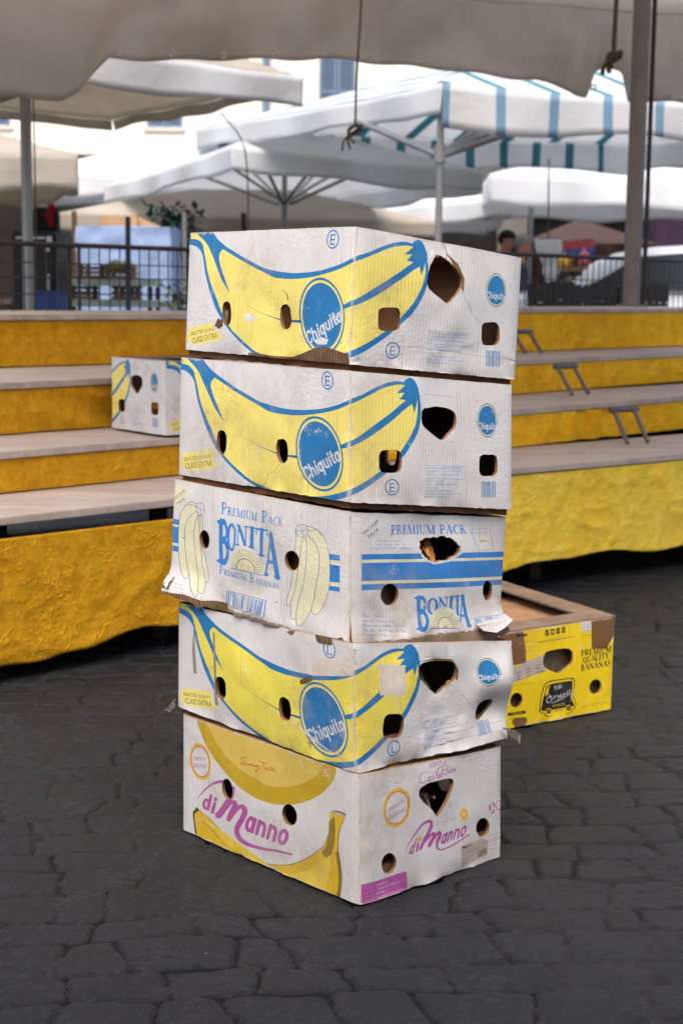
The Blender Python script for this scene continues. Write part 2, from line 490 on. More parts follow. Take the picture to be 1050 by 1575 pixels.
def serif_text(s, bold=1.0, small=None):
    """loops of a serif word, cap height 1; characters after a capital that are lower case become small capitals"""
    x = 0; out = []
    for ch in s:
        k = 0.74 if ch.islower() else 1.0
        adv, st = SERIF[ch.upper()]
        for q in st:
            if q[0] == 'l': L = stroke([(q[1], q[2]), (q[3], q[4])], q[5] * bold, False)
            else: L = stroke(q[1], [z * bold for z in q[2]] if isinstance(q[2], list) else q[2] * bold, True, 3)
            out.append([(x + a * k, b * k) for a, b in L])
        x += adv * k + 0.04
    return out

def _bowl(cx, w_, y0=0.0, y1=1.0):
    return [(cx + w_ * math.cos(t), (y0 + y1) / 2 + (y1 - y0) / 2 * .88 * math.sin(t)) for t in np.linspace(0, 2 * math.pi, 15)]
HW = .25
FAT = {'o': (.86, [('a', _bowl(.40, .27), HW)]), 'a': (.86, [('a', _bowl(.37, .24), HW), ('l', .66, 0, .66, 1, HW)]),
       'd': (.86, [('a', _bowl(.37, .24), HW), ('l', .66, 0, .66, 1.55, HW)]), 'q': (.86, [('a', _bowl(.37, .24), HW), ('l', .66, -.5, .66, 1, HW)]),
       'n': (.88, [('l', .16, 0, .16, 1, HW), ('a', [(.16, .6), (.25, .86), (.45, .9), (.64, .68), (.66, .3), (.66, 0)], HW)]),
       'u': (.88, [('l', .66, 0, .66, 1, HW), ('a', [(.66, .4), (.56, .12), (.36, .1), (.18, .3), (.16, .7), (.16, 1)], HW)]),
       'h': (.88, [('l', .16, 0, .16, 1.45, HW), ('a', [(.16, .6), (.25, .86), (.45, .9), (.64, .68), (.66, .3), (.66, 0)], HW)]),
       'i': (.38, [('l', .17, 0, .17, 1, HW), ('l', .17, 1.2, .17, 1.44, HW)]), 't': (.56, [('a', [(.24, 1.4), (.24, .6), (.26, .2), (.38, .1), (.5, .12)], HW), ('l', .03, .93, .50, .93, .16)]),
       'C': (.92, [('a', [(.78, 1.02), (.70, 1.26), (.48, 1.36), (.26, 1.2), (.17, .72), (.26, .24), (.48, .08), (.70, .18), (.78, .42)], HW)])}
def fat_text(s, bold=1.0):
    x = 0; out = []
    for ch in s:
        adv, st = FAT[ch]
        for q in st:
            L = stroke([(q[1], q[2]), (q[3], q[4])], q[5] * bold, False) if q[0] == 'l' else stroke(q[1], q[2] * bold, True, 3)
            out.append([(x + a, b) for a, b in L])
        x += adv
    return out

class Art:
    def __init__(s, quad, size, seed=1, jag=0.006, pad=0.03):
        s.f = homog(quad); s.size = size; s.L = []; s.holes = []; s.seed = seed
        rg = random.Random(seed)
        n = 40; b = []
        for k in range(n + 1):
            v = pad + jag * (rg.random() - 0.35) * (1 if 0 < k < n else 0)
            b.append((k / n, v))
        s.outline = b + [(1, 1 - jag * 0.2)] + [(k / 12, 1 - jag * 0.6 * rg.random()) for k in range(11, 0, -1)] + [(0, 1 - jag * 0.2)]
    def edge(s, pts):                       # ragged lower edge measured along the face
        e = s.f(pts); rg = random.Random(s.seed + 50); o = []
        for i in range(len(e) - 1):
            n = max(2, int(abs(e[i + 1][0] - e[i][0]) * 45))
            for k in range(n): t = k / n; o.append((e[i][0] * (1 - t) + e[i + 1][0] * t, e[i][1] * (1 - t) + e[i + 1][1] * t + rg.uniform(-.012, .008)))
        o.append(tuple(e[-1]))
        o[0] = (0, o[0][1]); o[-1] = (1, o[-1][1])
        s.outline = [p for p in o if 0 <= p[0] <= 1] + [q for q in s.outline if q[1] > .8]
    def poly(s, col, *loops, rule='eo'): s.L.append((col, [s.f(l) for l in loops], rule))
    def strokes(s, col, *loops): s.L.append((col, [s.f(l) for l in loops], 'any'))
    def hole(s, l): s.holes.append(s.f(l))
    def upoly(s, col, *loops, rule='any'): s.L.append((col, [np.asarray(l, float) for l in loops], rule))
    def text(s, col, txt, p0, vx, vy, bold=0.0, res=2, cap=None): s.L.append((col, [s.f(l) for l in fit_text(font_loops(txt, bold, res), p0, vx, vy, cap)], 'eo'))
    def fat(s, col, txt, p0, vx, vy, bold=1.0): s.L.append((col, [s.f(l) for l in fit_text(fat_text(txt, bold), p0, vx, vy, 1.0)], 'any'))
    def serif(s, col, txt, p0, vx, vy, bold=1.0): s.L.append((col, [s.f(l) for l in fit_text(serif_text(txt, bold), p0, vx, vy, 1.0)], 'any'))

def winding(P, L):
    """crossing parity and winding number of points P in loop L"""
    A = L; B = np.roll(L, -1, 0)
    x, y = P[:, 0:1], P[:, 1:2]
    up = (A[:, 1] <= y) & (B[:, 1] > y); dn = (A[:, 1] > y) & (B[:, 1] <= y)
    dy = np.where(B[:, 1] - A[:, 1] == 0, 1e-12, B[:, 1] - A[:, 1])
    xi = A[:, 0] + (y - A[:, 1]) / dy * (B[:, 0] - A[:, 0])
    r = xi > x
    return ((up | dn) & r).sum(1) % 2, ((up & r).sum(1) - (dn & r).sum(1))

def inside(P, loops, rule):
    res = np.zeros(len(P), bool)
    A = np.vstack(loops); lo, hi = A.min(0), A.max(0)
    idx = np.where(((P >= lo) & (P <= hi)).all(1))[0]
    if not len(idx): return res
    Q = P[idx]; acc = np.zeros(len(Q), int)
    for L in loops:
        l0, h0 = L.min(0), L.max(0)
        j = np.where(((Q >= l0) & (Q <= h0)).all(1))[0]
        if not len(j): continue
        par, wn_ = winding(Q[j], L)
        if rule == 'eo': acc[j] ^= par
        else: acc[j] |= (wn_ != 0)
    res[idx] = acc.astype(bool)
    return res

def densify(L, step):
    o = []
    n = len(L)
    for i in range(n):
        a = L[i]; b = L[(i + 1) % n]; d = np.hypot(*(b - a)); k = max(1, int(d / step))
        for q in range(k): o.append(a + (b - a) * q / k)
    return np.array(o)

def compile_art(a, grid=0.016):
    W, H = a.size; S = np.array([W, H])
    loops = []
    for c, ls, r in a.L:
        for l in ls: loops.append(np.clip(np.asarray(l) , -0.15, 1.15) * S)
    holes = [np.asarray(h) * S for h in a.holes]
    outl = np.asarray(a.outline) * S
    V = []; Ed = []
    for l in loops + holes + [outl]:
        l = densify(l, 0.02); k = len(V)
        V.extend(map(tuple, l)); Ed.extend((k + i, k + (i + 1) % len(l)) for i in range(len(l)))
    nx, ny = int(W / grid), int(H / grid)
    for i in range(nx + 1):
        for j in range(ny + 1): V.append((W * i / nx, H * j / ny))
    vo, eo, fo, _, _, _ = delaunay_2d_cdt([Vector(v) for v in V], Ed, [], 0, 2e-5, False)
    P = np.array([(v.x, v.y) for v in vo]); F = np.array([f for f in fo if len(f) == 3], int)
    a_, b_, c_ = P[F[:, 0]], P[F[:, 1]], P[F[:, 2]]
    ar = (b_[:, 0] - a_[:, 0]) * (c_[:, 1] - a_[:, 1]) - (b_[:, 1] - a_[:, 1]) * (c_[:, 0] - a_[:, 0])
    F[ar < 0] = F[ar < 0][:, ::-1]
    F = F[np.abs(ar) > 1e-11]
    ct = (P[F[:, 0]] + P[F[:, 1]] + P[F[:, 2]]) / 3
    keep = inside(ct, [outl], 'eo')
    for h in holes: keep &= ~inside(ct, [h], 'eo')
    F = F[keep]; ct = ct[keep]
    names = ['white']; ci = np.zeros(len(F), int); k = 0
    if getattr(a, 'base', None): names = [a.base]
    for c, ls, r in a.L:
        m = inside(ct, [np.clip(np.asarray(l), -0.15, 1.15) * S for l in ls], r)
        if c not in names: names.append(c)
        ci[m] = names.index(c)
    used = np.unique(F); mp = -np.ones(len(P), int); mp[used] = np.arange(len(used))
    P = P[used]; F = mp[F]
    E2 = np.sort(np.vstack([F[:, [0, 1]], F[:, [1, 2]], F[:, [2, 0]]]), 1)
    D = np.vstack([F[:, [0, 1]], F[:, [1, 2]], F[:, [2, 0]]])
    key = E2[:, 0] * (len(P) + 1) + E2[:, 1]
    u, inv, cnt = np.unique(key, return_inverse=True, return_counts=True)
    be = D[cnt[inv] == 1]
    return dict(P=P, U=P / S, F=F, ci=ci, names=names, be=be, size=a.size)

def make_panel(name, parent, c, BL, BR, TR, TL, bulge=0.004, crush=0.004, seed=0, th=0.007, flare=None, round_=0.004):
    BL, BR, TR, TL = (np.asarray(q, float) for q in (BL, BR, TR, TL))
    U = c['U']; u = U[:, 0:1]; v = U[:, 1:2]
    X = (BL * (1 - u) + BR * u) * (1 - v) + (TL * (1 - u) + TR * u) * v
    ex = (BR - BL); ex /= np.linalg.norm(ex)
    ez = (TL - BL); n = np.cross(ex, ez); n /= np.linalg.norm(n)
    W, H = c['size']
    b = np.sin(np.pi * np.clip(u, 0, 1)) ** 0.8
    o = bulge * b * (0.4 + 0.6 * np.sin(np.pi * np.clip(v, 0, 1)))
    px, py = U[:, 0:1] * W, U[:, 1:2] * H
    o = o + crush * b * (fbm(px * 9 + seed * 3.7, py * 9 + seed, 4) * 2.0 - 0.6 * ridge(px * 5 + seed, py * 6 + seed * 2, 2))
    # broken, wavy lower edge
    o = o + crush * 1.6 * b * np.clip(1 - v / 0.10, 0, 1) ** 2 * fbm(px * 22 + seed, py * 3 + seed, 3) * 3
    if flare is not None: o = o + flare(u, v)
    for d, s in ((u * W, -1), ((1 - u) * W, 1)):
        wgt = np.clip(1 - d / 0.011, 0, 1) ** 1.6 * round_
        X = X - wgt * (n + s * ex)
    X = X + o * n
    F = c['F']; k = len(X)
    Xi = X - n * th
    be = c['be']
    rim = np.vstack([np.c_[be[:, 1], be[:, 0], be[:, 0] + k], np.c_[be[:, 1], be[:, 0] + k, be[:, 1] + k]]) + 2 * k
    # a rim of its own vertices keeps the cut edge crisp
    allF = np.vstack([F, F[:, ::-1] + k, rim])
    nm = c['names']
    mats = [INK[q] for q in nm] + [M_KRAFT, M_RIM]
    mi = np.r_[c['ci'], np.full(len(F), len(nm)), np.full(len(rim), len(nm) + 1)]
    P2 = np.vstack([c['P']] * 4)
    o_ = np_mesh(name, np.vstack([X, Xi, X, Xi]), allF, mats, parent, mi, uv=P2, smooth=True)
    l = o_.data.uv_layers.new(name='Unit')
    l.data.foreach_set('uv', np.vstack([U] * 4).astype(np.float32)[allF.ravel()].ravel())
    return o_

def slab(name, parent, q, th, mat, inner=None, pad=0.0):
    """horizontal board over quad q (4 points, counter-clockwise from above), optional opening inset"""
    q = [np.asarray(p, float) for p in q]
    c = sum(q) / 4
    q = [p + (c - p) / np.linalg.norm(c - p) * pad for p in q]
    V = []; F = []
    dz = np.array([0, 0, -th])
    if inner is None:
        V = q + [p + dz for p in q]
        F = [(0, 1, 2, 3), (7, 6, 5, 4)] + [(i, i + 4, (i + 1) % 4 + 4, (i + 1) % 4) for i in range(4)]
    else:
        qi = []
        for i in range(4):
            a, b, d = q[i], q[(i + 1) % 4], q[(i - 1) % 4]
            qi.append(a + (b - a) * inner[0 if i % 2 == 0 else 1] + (d - a) * inner[1 if i % 2 == 0 else 0])
        V = q + qi + [p + dz for p in q] + [p + dz for p in qi]
        for i in range(4):
            j = (i + 1) % 4
            F += [(i, j, j + 4, i + 4), (i + 8, i + 12, j + 12, j + 8), (i, i + 8, j + 8, j), (i + 4, j + 4, j + 12, i + 12)]
    return np_mesh(name, V, F, mat, parent)

# ------------------------------------------------------------------ the printed faces
OBS = [  # photo corners of each carton of the stack: TL TC TR BL BC BR
    [(288, 358), (548, 348), (806, 397), (281, 543), (536, 567), (795, 590)],
    [(274, 549), (538, 570), (791, 592), (271, 735), (538, 779), (790, 790)],
    [(265, 735), (538, 787), (782, 795), (258, 908), (538, 990), (772, 960)],
    [(271, 925), (541, 990), (790, 985), (270, 1090), (548, 1196), (778, 1138)],
    [(278, 1100), (553, 1195), (774, 1150), (278, 1278), (553, 1397), (773, 1320)]]
def quadL(i): o = OBS[i]; return [o[3], o[4], o[1], o[0]]
def quadR(i): o = OBS[i]; return [o[4], o[5], o[2], o[1]]
SZL, SZR = (0.515, 0.228), (0.395, 0.228)

def oval(a, c, A, B, p0, vx, vy, reg=True):
    a.poly('blue', ell(c, A, B, 44))
    a.poly('yellow', ell(c, A, B, 44, 0.935))
    a.poly('blue', ell(c, A, B, 44, 0.865))
    # the band behind the lettering and the lettering itself
    e = 0.0
    a.poly('blue', [(p0[0] - e * vx[0] - 0.12 * vy[0] * 0, p0[1] - e * vx[1] * 0), (p0[0] + vx[0], p0[1] + vx[1]),
                    (p0[0] + vx[0] + vy[0] * 0.9, p0[1] + vx[1] + vy[1] * 0.9), (p0[0] + vy[0] * 0.9, p0[1] + vy[1] * 0.9)])
    a.fat('white', 'Chiquita', p0, vx, (vy[0] * .70, vy[1] * .70), .86)

def circ_letter(a, ch, c, rx, ry, h, wdt, sk=0.0):
    a.poly('blue', ell(c, (rx, sk), (0, ry), 30), ell(c, (rx, sk), (0, ry), 30, 0.84))
    a.text('blue', ch, (c[0] - wdt / 2, c[1] + h / 2 - sk * .4), (wdt, sk * .8), (0, -h), bold=0.005)

def barcode(a, q, n=17, seed=3, frame=None, col='blue'):
    rg = random.Random(seed)
    TL, TR, BR, BL = (np.array(p, float) for p in q)
    pt = lambda u, v: tuple((TL * (1 - u) + TR * u) * (1 - v) + (BL * (1 - u) + BR * u) * v)
    x = 0.0; Ls = []
    ws = [rg.choice((0.35, .6, 1, 1.5)) for _ in range(2 * n)]; tot = sum(ws)
    for k in range(n):
        a0 = x / tot; x += ws[2 * k]; a1 = x / tot; x += ws[2 * k + 1]
        Ls.append([pt(a0, 0), pt(a1, 0), pt(a1, 1), pt(a0, 1)])
    a.strokes(col, *Ls)
    if frame:
        m = frame
        a.poly(col, [pt(-m, -m * 1.6), pt(1 + m, -m * 1.6), pt(1 + m, 1 + m * 1.6), pt(-m, 1 + m * 1.6)],
               [pt(-m * .5, -m * .8), pt(1 + m * .5, -m * .8), pt(1 + m * .5, 1 + m * .8), pt(-m * .5, 1 + m * .8)])

def big_banana_left(letter, yel, holes=True, seed=1):
    a = Art(quadL(1), SZL, seed)
    o1, o2, s = (260, 540), (400, 550), 6.5625
    c1 = lambda p: C(o1, s, p); c2 = lambda p: C(o2, s, p)
    low = c1([(105, 180), (150, 190), (200, 215), (240, 255), (265, 300), (280, 360), (300, 470), (330, 580), (370, 720), (420, 850), (470, 940), (500, 990), (560, 1065), (640, 1160), (740, 1260), (840, 1340)]) + c2([(0, 1328), (100, 1385), (200, 1415), (300, 1435), (400, 1448), (550, 1455), (700, 1450), (800, 1430), (908, 1390), (980, 1360)])
    up = c2([(980, 385), (908, 417), (800, 465), (700, 495), (600, 515), (500, 522), (400, 522), (300, 515), (200, 495), (100, 468), (0, 433)]) + c1([(820, 440), (700, 370), (600, 305), (500, 235), (430, 175), (390, 130), (340, 60), (300, 10)])
    a.poly('blue', sm(low, 3) + sm(up, 3) + c1([(60, 10), (80, 180)]))
    wedge = c1([(130, 20), (175, 60), (230, 115), (280, 165), (320, 220), (350, 280), (400, 390), (440, 480), (480, 570), (530, 650), (578, 718)])
    wedge2 = c1([(545, 640), (505, 540), (468, 450), (447, 385), (440, 345), (446, 300), (476, 268)])
    upin = c1([(480, 268), (560, 320), (650, 380), (760, 445), (850, 500), (919, 540)]) + c2([(100, 535), (200, 560), (300, 573), (400, 578), (500, 573), (600, 560), (700, 540), (800, 510), (905, 465), (980, 435)])
    lowin = c2([(980, 1300), (908, 1330), (800, 1365), (700, 1390), (600, 1400), (450, 1400), (350, 1385), (250, 1365), (130, 1335), (0, 1285)]) + c1([(820, 1290), (720, 1200), (620, 1100), (560, 1020), (500, 920), (440, 780), (390, 660), (350, 550), (320, 440), (300, 340), (280, 270), (265, 210), (240, 170), (200, 140), (133, 125)])
    a.poly(yel, sm(wedge, 3) + sm(wedge2, 3) + sm(upin, 3) + sm(lowin, 3))
    a.strokes('dblue', stroke(c1([(735, 832), (850, 905), (950, 960), (1050, 1003)]) + c2([(190, 960), (300, 985), (420, 1000)]), [0.15, 0.6, 1.2, 2.5, 4.6]))
    a.strokes('blue', stroke(c2([(760, 905), (850, 885), (908, 858), (980, 830)]), [5.5, 7.8, 8.4]))
    oval(a, c2([(612, 968)])[0], (226 / s, 0), (47 / s, 383 / s), c2([(492, 1240)])[0], (330 / s, -215 / s), (-44 / s, -128 / s))
    circ_letter(a, letter, c2([(683, 230)])[0], 60 / s, 92 / s, 110 / s, 48 / s, 1.2)
    a.poly('yellow', c1([(135, 1030), (300, 1003), (440, 985), (460, 1020), (455, 1050), (445, 1090), (480, 1105), (490, 1150), (470, 1180), (330, 1195), (200, 1210), (150, 1180), (120, 1150), (120, 1110), (135, 1080)]))
    a.text('green', 'SELECTED QUALITY', c1([(154, 1105)])[0], (288 / s, -36 / s), (-3 / s, -36 / s), bold=0.03)
    a.text('green', 'CLASS EXTRA', c1([(170, 1190)])[0], (275 / s, -36 / s), (-4 / s, -62 / s), bold=0.055)
    if holes:
        a.hole(stadium(c1([(548, 915)])[0], 51 / s, 122 / s, tilt=0.03, jit=.02, seed=seed))
        a.hole(stadium(c2([(245, 938)])[0], 57 / s, 124 / s, tilt=0.05, jit=.03, seed=seed + 1))
    return a

def big_banana_right(letter, yel, heart=None, sq=None, seed=1):
    a = Art(quadR(1), SZR, seed)
    s = 6.5625
    c3 = lambda p: C((530, 560), s, p); c4 = lambda p: C((650, 570), s, p)
    low = c3([(-40, 1365), (60, 1330), (150, 1285), (250, 1220), (340, 1150), (400, 1100), (480, 1015), (560, 930), (610, 860), (660, 770), (700, 680), (725, 590), (735, 500), (735, 420), (725, 340), (715, 250)])
    tip = c3([(715, 250), (690, 185), (660, 145), (630, 135), (600, 150), (572, 182)])
    up = c3([(570, 180), (500, 170), (440, 180), (360, 205), (260, 255), (160, 312), (55, 350), (-40, 385)])
    a.poly('blue', sm(low, 3) + sm(tip, 3) + sm(up, 3))
    upin = c3([(-40, 445), (60, 402), (160, 355), (260, 300), (360, 245), (440, 220), (520, 205), (585, 212)])
    a.poly(yel, sm(upin, 3) + c3([(500, 292), (578, 288), (525, 352), (592, 362)]) + sm(c3([(592, 362), (530, 412), (450, 482), (350, 562), (250, 640), (150, 720), (60, 770), (-40, 800)]), 3))
    a.poly(yel, sm(c3([(-40, 860), (60, 832), (120, 805), (200, 760), (300, 690), (400, 610), (500, 525), (580, 452), (650, 400)]), 3) + c3([(668, 492), (690, 412)]) + sm(c3([(701, 355), (704, 450), (692, 550), (665, 640), (620, 740), (560, 840), (500, 930), (420, 1020), (330, 1090), (250, 1150), (150, 1215), (60, 1260), (-40, 1290)]), 3))
    oval(a, c4([(635, 500)])[0], (103 / s, 6 / s), (0, 172 / s), c4([(545, 588)])[0], (186 / s, 6 / s), (0, -66 / s))
    circ_letter(a, letter, c3([(455, 1240)])[0], 68 / s, 85 / s, 100 / s, 46 / s)
    barcode(a, c4([(570, 1117), (722, 1119), (722, 1280), (572, 1280)]), 15)
    y = 717.5
    for k, (tx, wd) in enumerate((('PREMIUM BANANAS SELECTED AND PACKED', 58), ('BY GROWERS ASSOCIATED WITH THE FARM', 56), ('KEEP AT 14 C - HANDLE WITH CARE', 52), ('PRODUCT: BANANAS', 28), ('VARIETY: CAVENDISH - TREATED SKIN', 50), ('CLASS: EXTRA', 20), ('COUNTRY OF ORIGIN: ECUADOR', 42), ('MIN. LENGTH 20 CM - NET WT 18.14 KG', 58), ('IMPORTED FOR EUROPE', 34))):
        if k == 3: y += 5.5
        yy = y + k * 4.9
        a.text('mblue' if k != 6 else 'blue', tx, (649, yy + 3.2), (wd, wd * 0.012), (0, -3.1), bold=0.012, res=1)
    a.strokes('mblue', stroke([(648, 715.5), (711, 717)], 0.5, False), stroke([(648, 735.5), (711, 737)], 0.5, False))
    a.strokes('mblue', stroke([(648, 606), (694, 610)], 0.4, False))
    a.hole(heart or sm(C((650, 570), s, [(-45, 410), (-20, 380), (30, 372), (100, 360), (180, 368), (250, 385), (300, 420), (318, 470), (312, 545), (285, 590), (230, 640), (190, 685), (150, 698), (110, 680), (30, 615), (-30, 560), (-50, 500), (-45, 410)]), 3)[:-1])
    if sq: [a.hole(q) for q in sq]
    else:
        a.hole(stadium(c3([(438, 980)])[0], 106 / s, 117 / s, e=4, jit=.015, seed=seed))
        a.hole(stadium(c4([(645, 955)])[0], 97 / s, 110 / s, e=4, jit=.015, seed=seed + 5))
    return a

def half_sun(a, c, rx, ry, base, tilt, col='pale'):
    """fan of rays over a half disc; tilt lifts or drops the right end (photo pixels)"""
    pt = lambda k, t: (c[0] + k * rx * math.cos(t), c[1] + k * tilt * math.cos(t) - k * ry * math.sin(t))
    ts = [math.pi * i / 24 for i in range(25)]
    a.poly('white', [pt(1.12, t) for t in ts])
    a.poly(col, [pt(1.0, t) for t in ts])
    a.strokes('green', *[stroke([pt(.62, t), pt(.97, t)], .55, False) for t in (math.pi * (i + .5) / 22 for i in range(22))])
    a.poly('green', [pt(.57, t) for t in ts])
    a.poly(col, [pt(.53, t) for t in ts])
    a.strokes('blue', stroke([(c[0] - rx * 1.02, c[1] - tilt * 1.02 + 1.2), (c[0] + rx * 1.02, c[1] + tilt * 1.02 + 1.2)], 1.1, False))

def sunny_left(seed=3):      # stack of two blue bars, two bunches and big lettering
    a = Art(quadL(2), SZL, seed, jag=0.01, pad=0.035)
    s = 6.5625
    b1 = lambda p: C((245, 730), s, p); b2 = lambda p: C((390, 770), s, p)
    a.poly('pale', b1([(120, 85), (330, 140), (280, 240), (140, 360)]))
    g = font_loops('VACUUM-', 0.0); a.L.append(('green', [a.f(l) for l in fit_text(g, b1([(158, 255)])[0], (118 / s, -92 / s), (-18 / s, -26 / s))], 'eo'))
    g = font_loops('PACK', 0.0); a.L.append(('green', [a.f(l) for l in fit_text(g, b1([(196, 300)])[0], (72 / s, -58 / s), (-18 / s, -26 / s))], 'eo'))
    for y0, y1 in ((433, 487), (510, 675), (703, 760)): a.poly('mblue', b1([(138, y0), (205, y0 + 14), (205, y1 + 12), (136, y1)]))
    for y0, y1 in ((490, 508), (678, 700)): a.poly('pale', b1([(138, y0), (205, y0 + 14), (205, y1 + 12), (136, y1)]))
    hull = b1([(385, 290), (340, 270), (290, 290), (230, 370), (200, 500), (195, 700), (205, 850), (230, 980), (280, 1045), (300, 1020), (308, 1000), (340, 1130), (390, 1225), (410, 1215), (425, 1185), (450, 1200), (470, 1150), (472, 1085), (490, 1080), (495, 990), (470, 850), (440, 750), (425, 650), (445, 540), (440, 400)])
    hs = sm(hull + hull[:1], 3)
    a.poly('pale', hs); a.strokes('dblue', stroke(hs, .8, False))
    for ln in ([(385, 360), (310, 420), (265, 520), (260, 650), (275, 850), (300, 1000)], [(400, 400), (370, 480), (350, 600), (360, 760), (385, 950), (410, 1180)], [(410, 400), (412, 600), (430, 850), (460, 1000), (470, 1090)], [(300, 300), (350, 300), (385, 330)]):
        a.strokes('dblue', stroke(b1(ln), .75))
    crown = b1([(385, 290), (410, 278), (455, 290), (470, 350), (445, 400), (410, 400), (385, 360)])
    a.poly('white', crown); a.strokes('dblue', stroke(crown + crown[:1], .7, False), stroke(b1([(385, 300), (430, 345), (470, 350)]), .6, False), stroke(b1([(430, 345), (430, 400)]), .6, False))
    # right bunch with its bars
    for y0, y1 in ((525, 590), (630, 812), (845, 903)): a.poly('mblue', b2([(750, y0 - 3), (873, y0 + 16), (873, y1 + 5), (750, y1 - 10)]))
    for y0, y1 in ((592, 625), (815, 842)): a.poly('pale', b2([(750, y0 - 3), (873, y0 + 10), (873, y1 + 10), (750, y1 - 4)]))
    hull = b2([(440, 330), (435, 290), (520, 250), (590, 262), (660, 300), (720, 380), (760, 500), (776, 650), (770, 850), (740, 980), (690, 1090), (640, 1145), (605, 1120), (590, 1090), (540, 1200), (480, 1260), (450, 1240), (440, 1180), (410, 1195), (385, 1170), (378, 1060), (345, 1045), (345, 980), (380, 840), (400, 700), (410, 560), (430, 450)])
    hs = sm(hull + hull[:1], 3)
    a.poly('pale', hs); a.strokes('dblue', stroke(hs, .8, False))
    for ln in ([(500, 365), (490, 440), (460, 640), (430, 850), (385, 1010), (380, 1060)], [(530, 370), (545, 500), (535, 680), (510, 830), (460, 1000), (440, 1100), (440, 1180)], [(545, 335), (610, 400), (660, 500), (672, 640), (650, 800), (620, 950), (595, 1060), (600, 1110)], [(550, 290), (600, 295), (640, 285), (700, 350)]):
        a.strokes('dblue', stroke(b2(ln), .85))
    crown = b2([(435, 290), (450, 240), (520, 232), (552, 270), (545, 335), (520, 362), (460, 352)])
    a.poly('white', crown); a.strokes('dblue', stroke(crown + crown[:1], .7, False), stroke(b2([(435, 290), (495, 300), (552, 270)]), .6, False), stroke(b2([(495, 300), (515, 362)]), .6, False))
    # words
    def caps(w1, w2, p0, p1, h1, h2):
        """initial-capital words: large first letters, smaller others, along the line p0-p1"""
        segs = [(w1[0], h1), (w1[1:], h2), (' ', h2), (w2[0], h1), (w2[1:], h2)]
        def wid(t_, h): return sum(SERIF[ch][0] + .04 for ch in t_) * h * .74
        tot = sum(wid(t_, h) for t_, h in segs); x = 0
        for t_, h in segs:
            wd = wid(t_, h); k = x / tot; x += wd
            if t_ == ' ': continue
            P0 = (p0[0] + (p1[0] - p0[0]) * k, p0[1] + (p1[1] - p0[1]) * k)
            kk = wd / tot * (0.96 if len(t_) > 1 else 0.9)
            a.serif('mblue', t_, P0, ((p1[0] - p0[0]) * kk, (p1[1] - p0[1]) * kk), (0.3, -h), 0.95)
    caps('PREMIUM', 'PACK', b1([(632, 382)])[0], b2([(318, 250)])[0], 17.0, 12.0)
    caps('PREMIUM', 'BANANAS', b1([(606, 985)])[0], b2([(262, 887)])[0], 12.0, 8.6)
    for ch, x0, x1, yt, yb, dy in (('B', 335, 354.5, 798.5, 862.5, 2.5), ('O', 351.5, 365.5, 801.5, 844, 2.5), ('N', 365.5, 384, 805, 836, 3), ('I', 384, 394.5, 808, 839.5, 2), ('T', 394, 413, 810, 852, 3), ('A', 405, 432, 815, 882, 7)):
        a.serif('mblue', ch, (x0, yb), (x1 - x0, dy), (1.2 if ch != 'A' else 0.5, -(yb - yt)), 1.25 if ch in 'BOA' else 1.1)
    half_sun(a, (380.5, 876), 24, 34, 0, 5.5)
    barcode(a, [(352, 909), (408, 923), (407, 946), (350, 929)], 20, 5, 0.06, 'mblue')
    for k, tx in enumerate(('IMPORTED BY', 'FRUIT PACKERS', 'PRODUCE OF ECUADOR')): a.text('grey', tx, (263, 893.5 + k * 5.4), (24 + 4 * k, 7.5 + k), (0, -3.4), res=1)
    a.hole(ell(b1([(466, 643)])[0], (53 / s, 0), (5 / s, 94 / s), 26)); a.hole(ell(b2([(396, 592)])[0], (74 / s, 3 / s), (3 / s, 101 / s), 26))
    a.edge([(259, 905)] + b1([(120, 1185), (250, 1245), (450, 1330), (690, 1378)]) + b2([(200, 1262), (400, 1335), (600, 1402), (750, 1440), (900, 1460)]) + [(538, 993)])
    # liner torn away along the bottom
    a.poly('torn', b1([(60, 1120), (120, 1160), (200, 1185), (300, 1200), (350, 1222), (450, 1268), (560, 1266), (640, 1280), (690, 1300), (690, 1430), (300, 1430), (60, 1300)]))
    a.poly('torn', b2([(-250, 1165), (-100, 1195), (60, 1225), (250, 1270), (430, 1318), (520, 1340), (700, 1352), (860, 1388), (905, 1372), (935, 1430), (960, 1430), (960, 1560), (400, 1500), (-250, 1300)]))
    return a

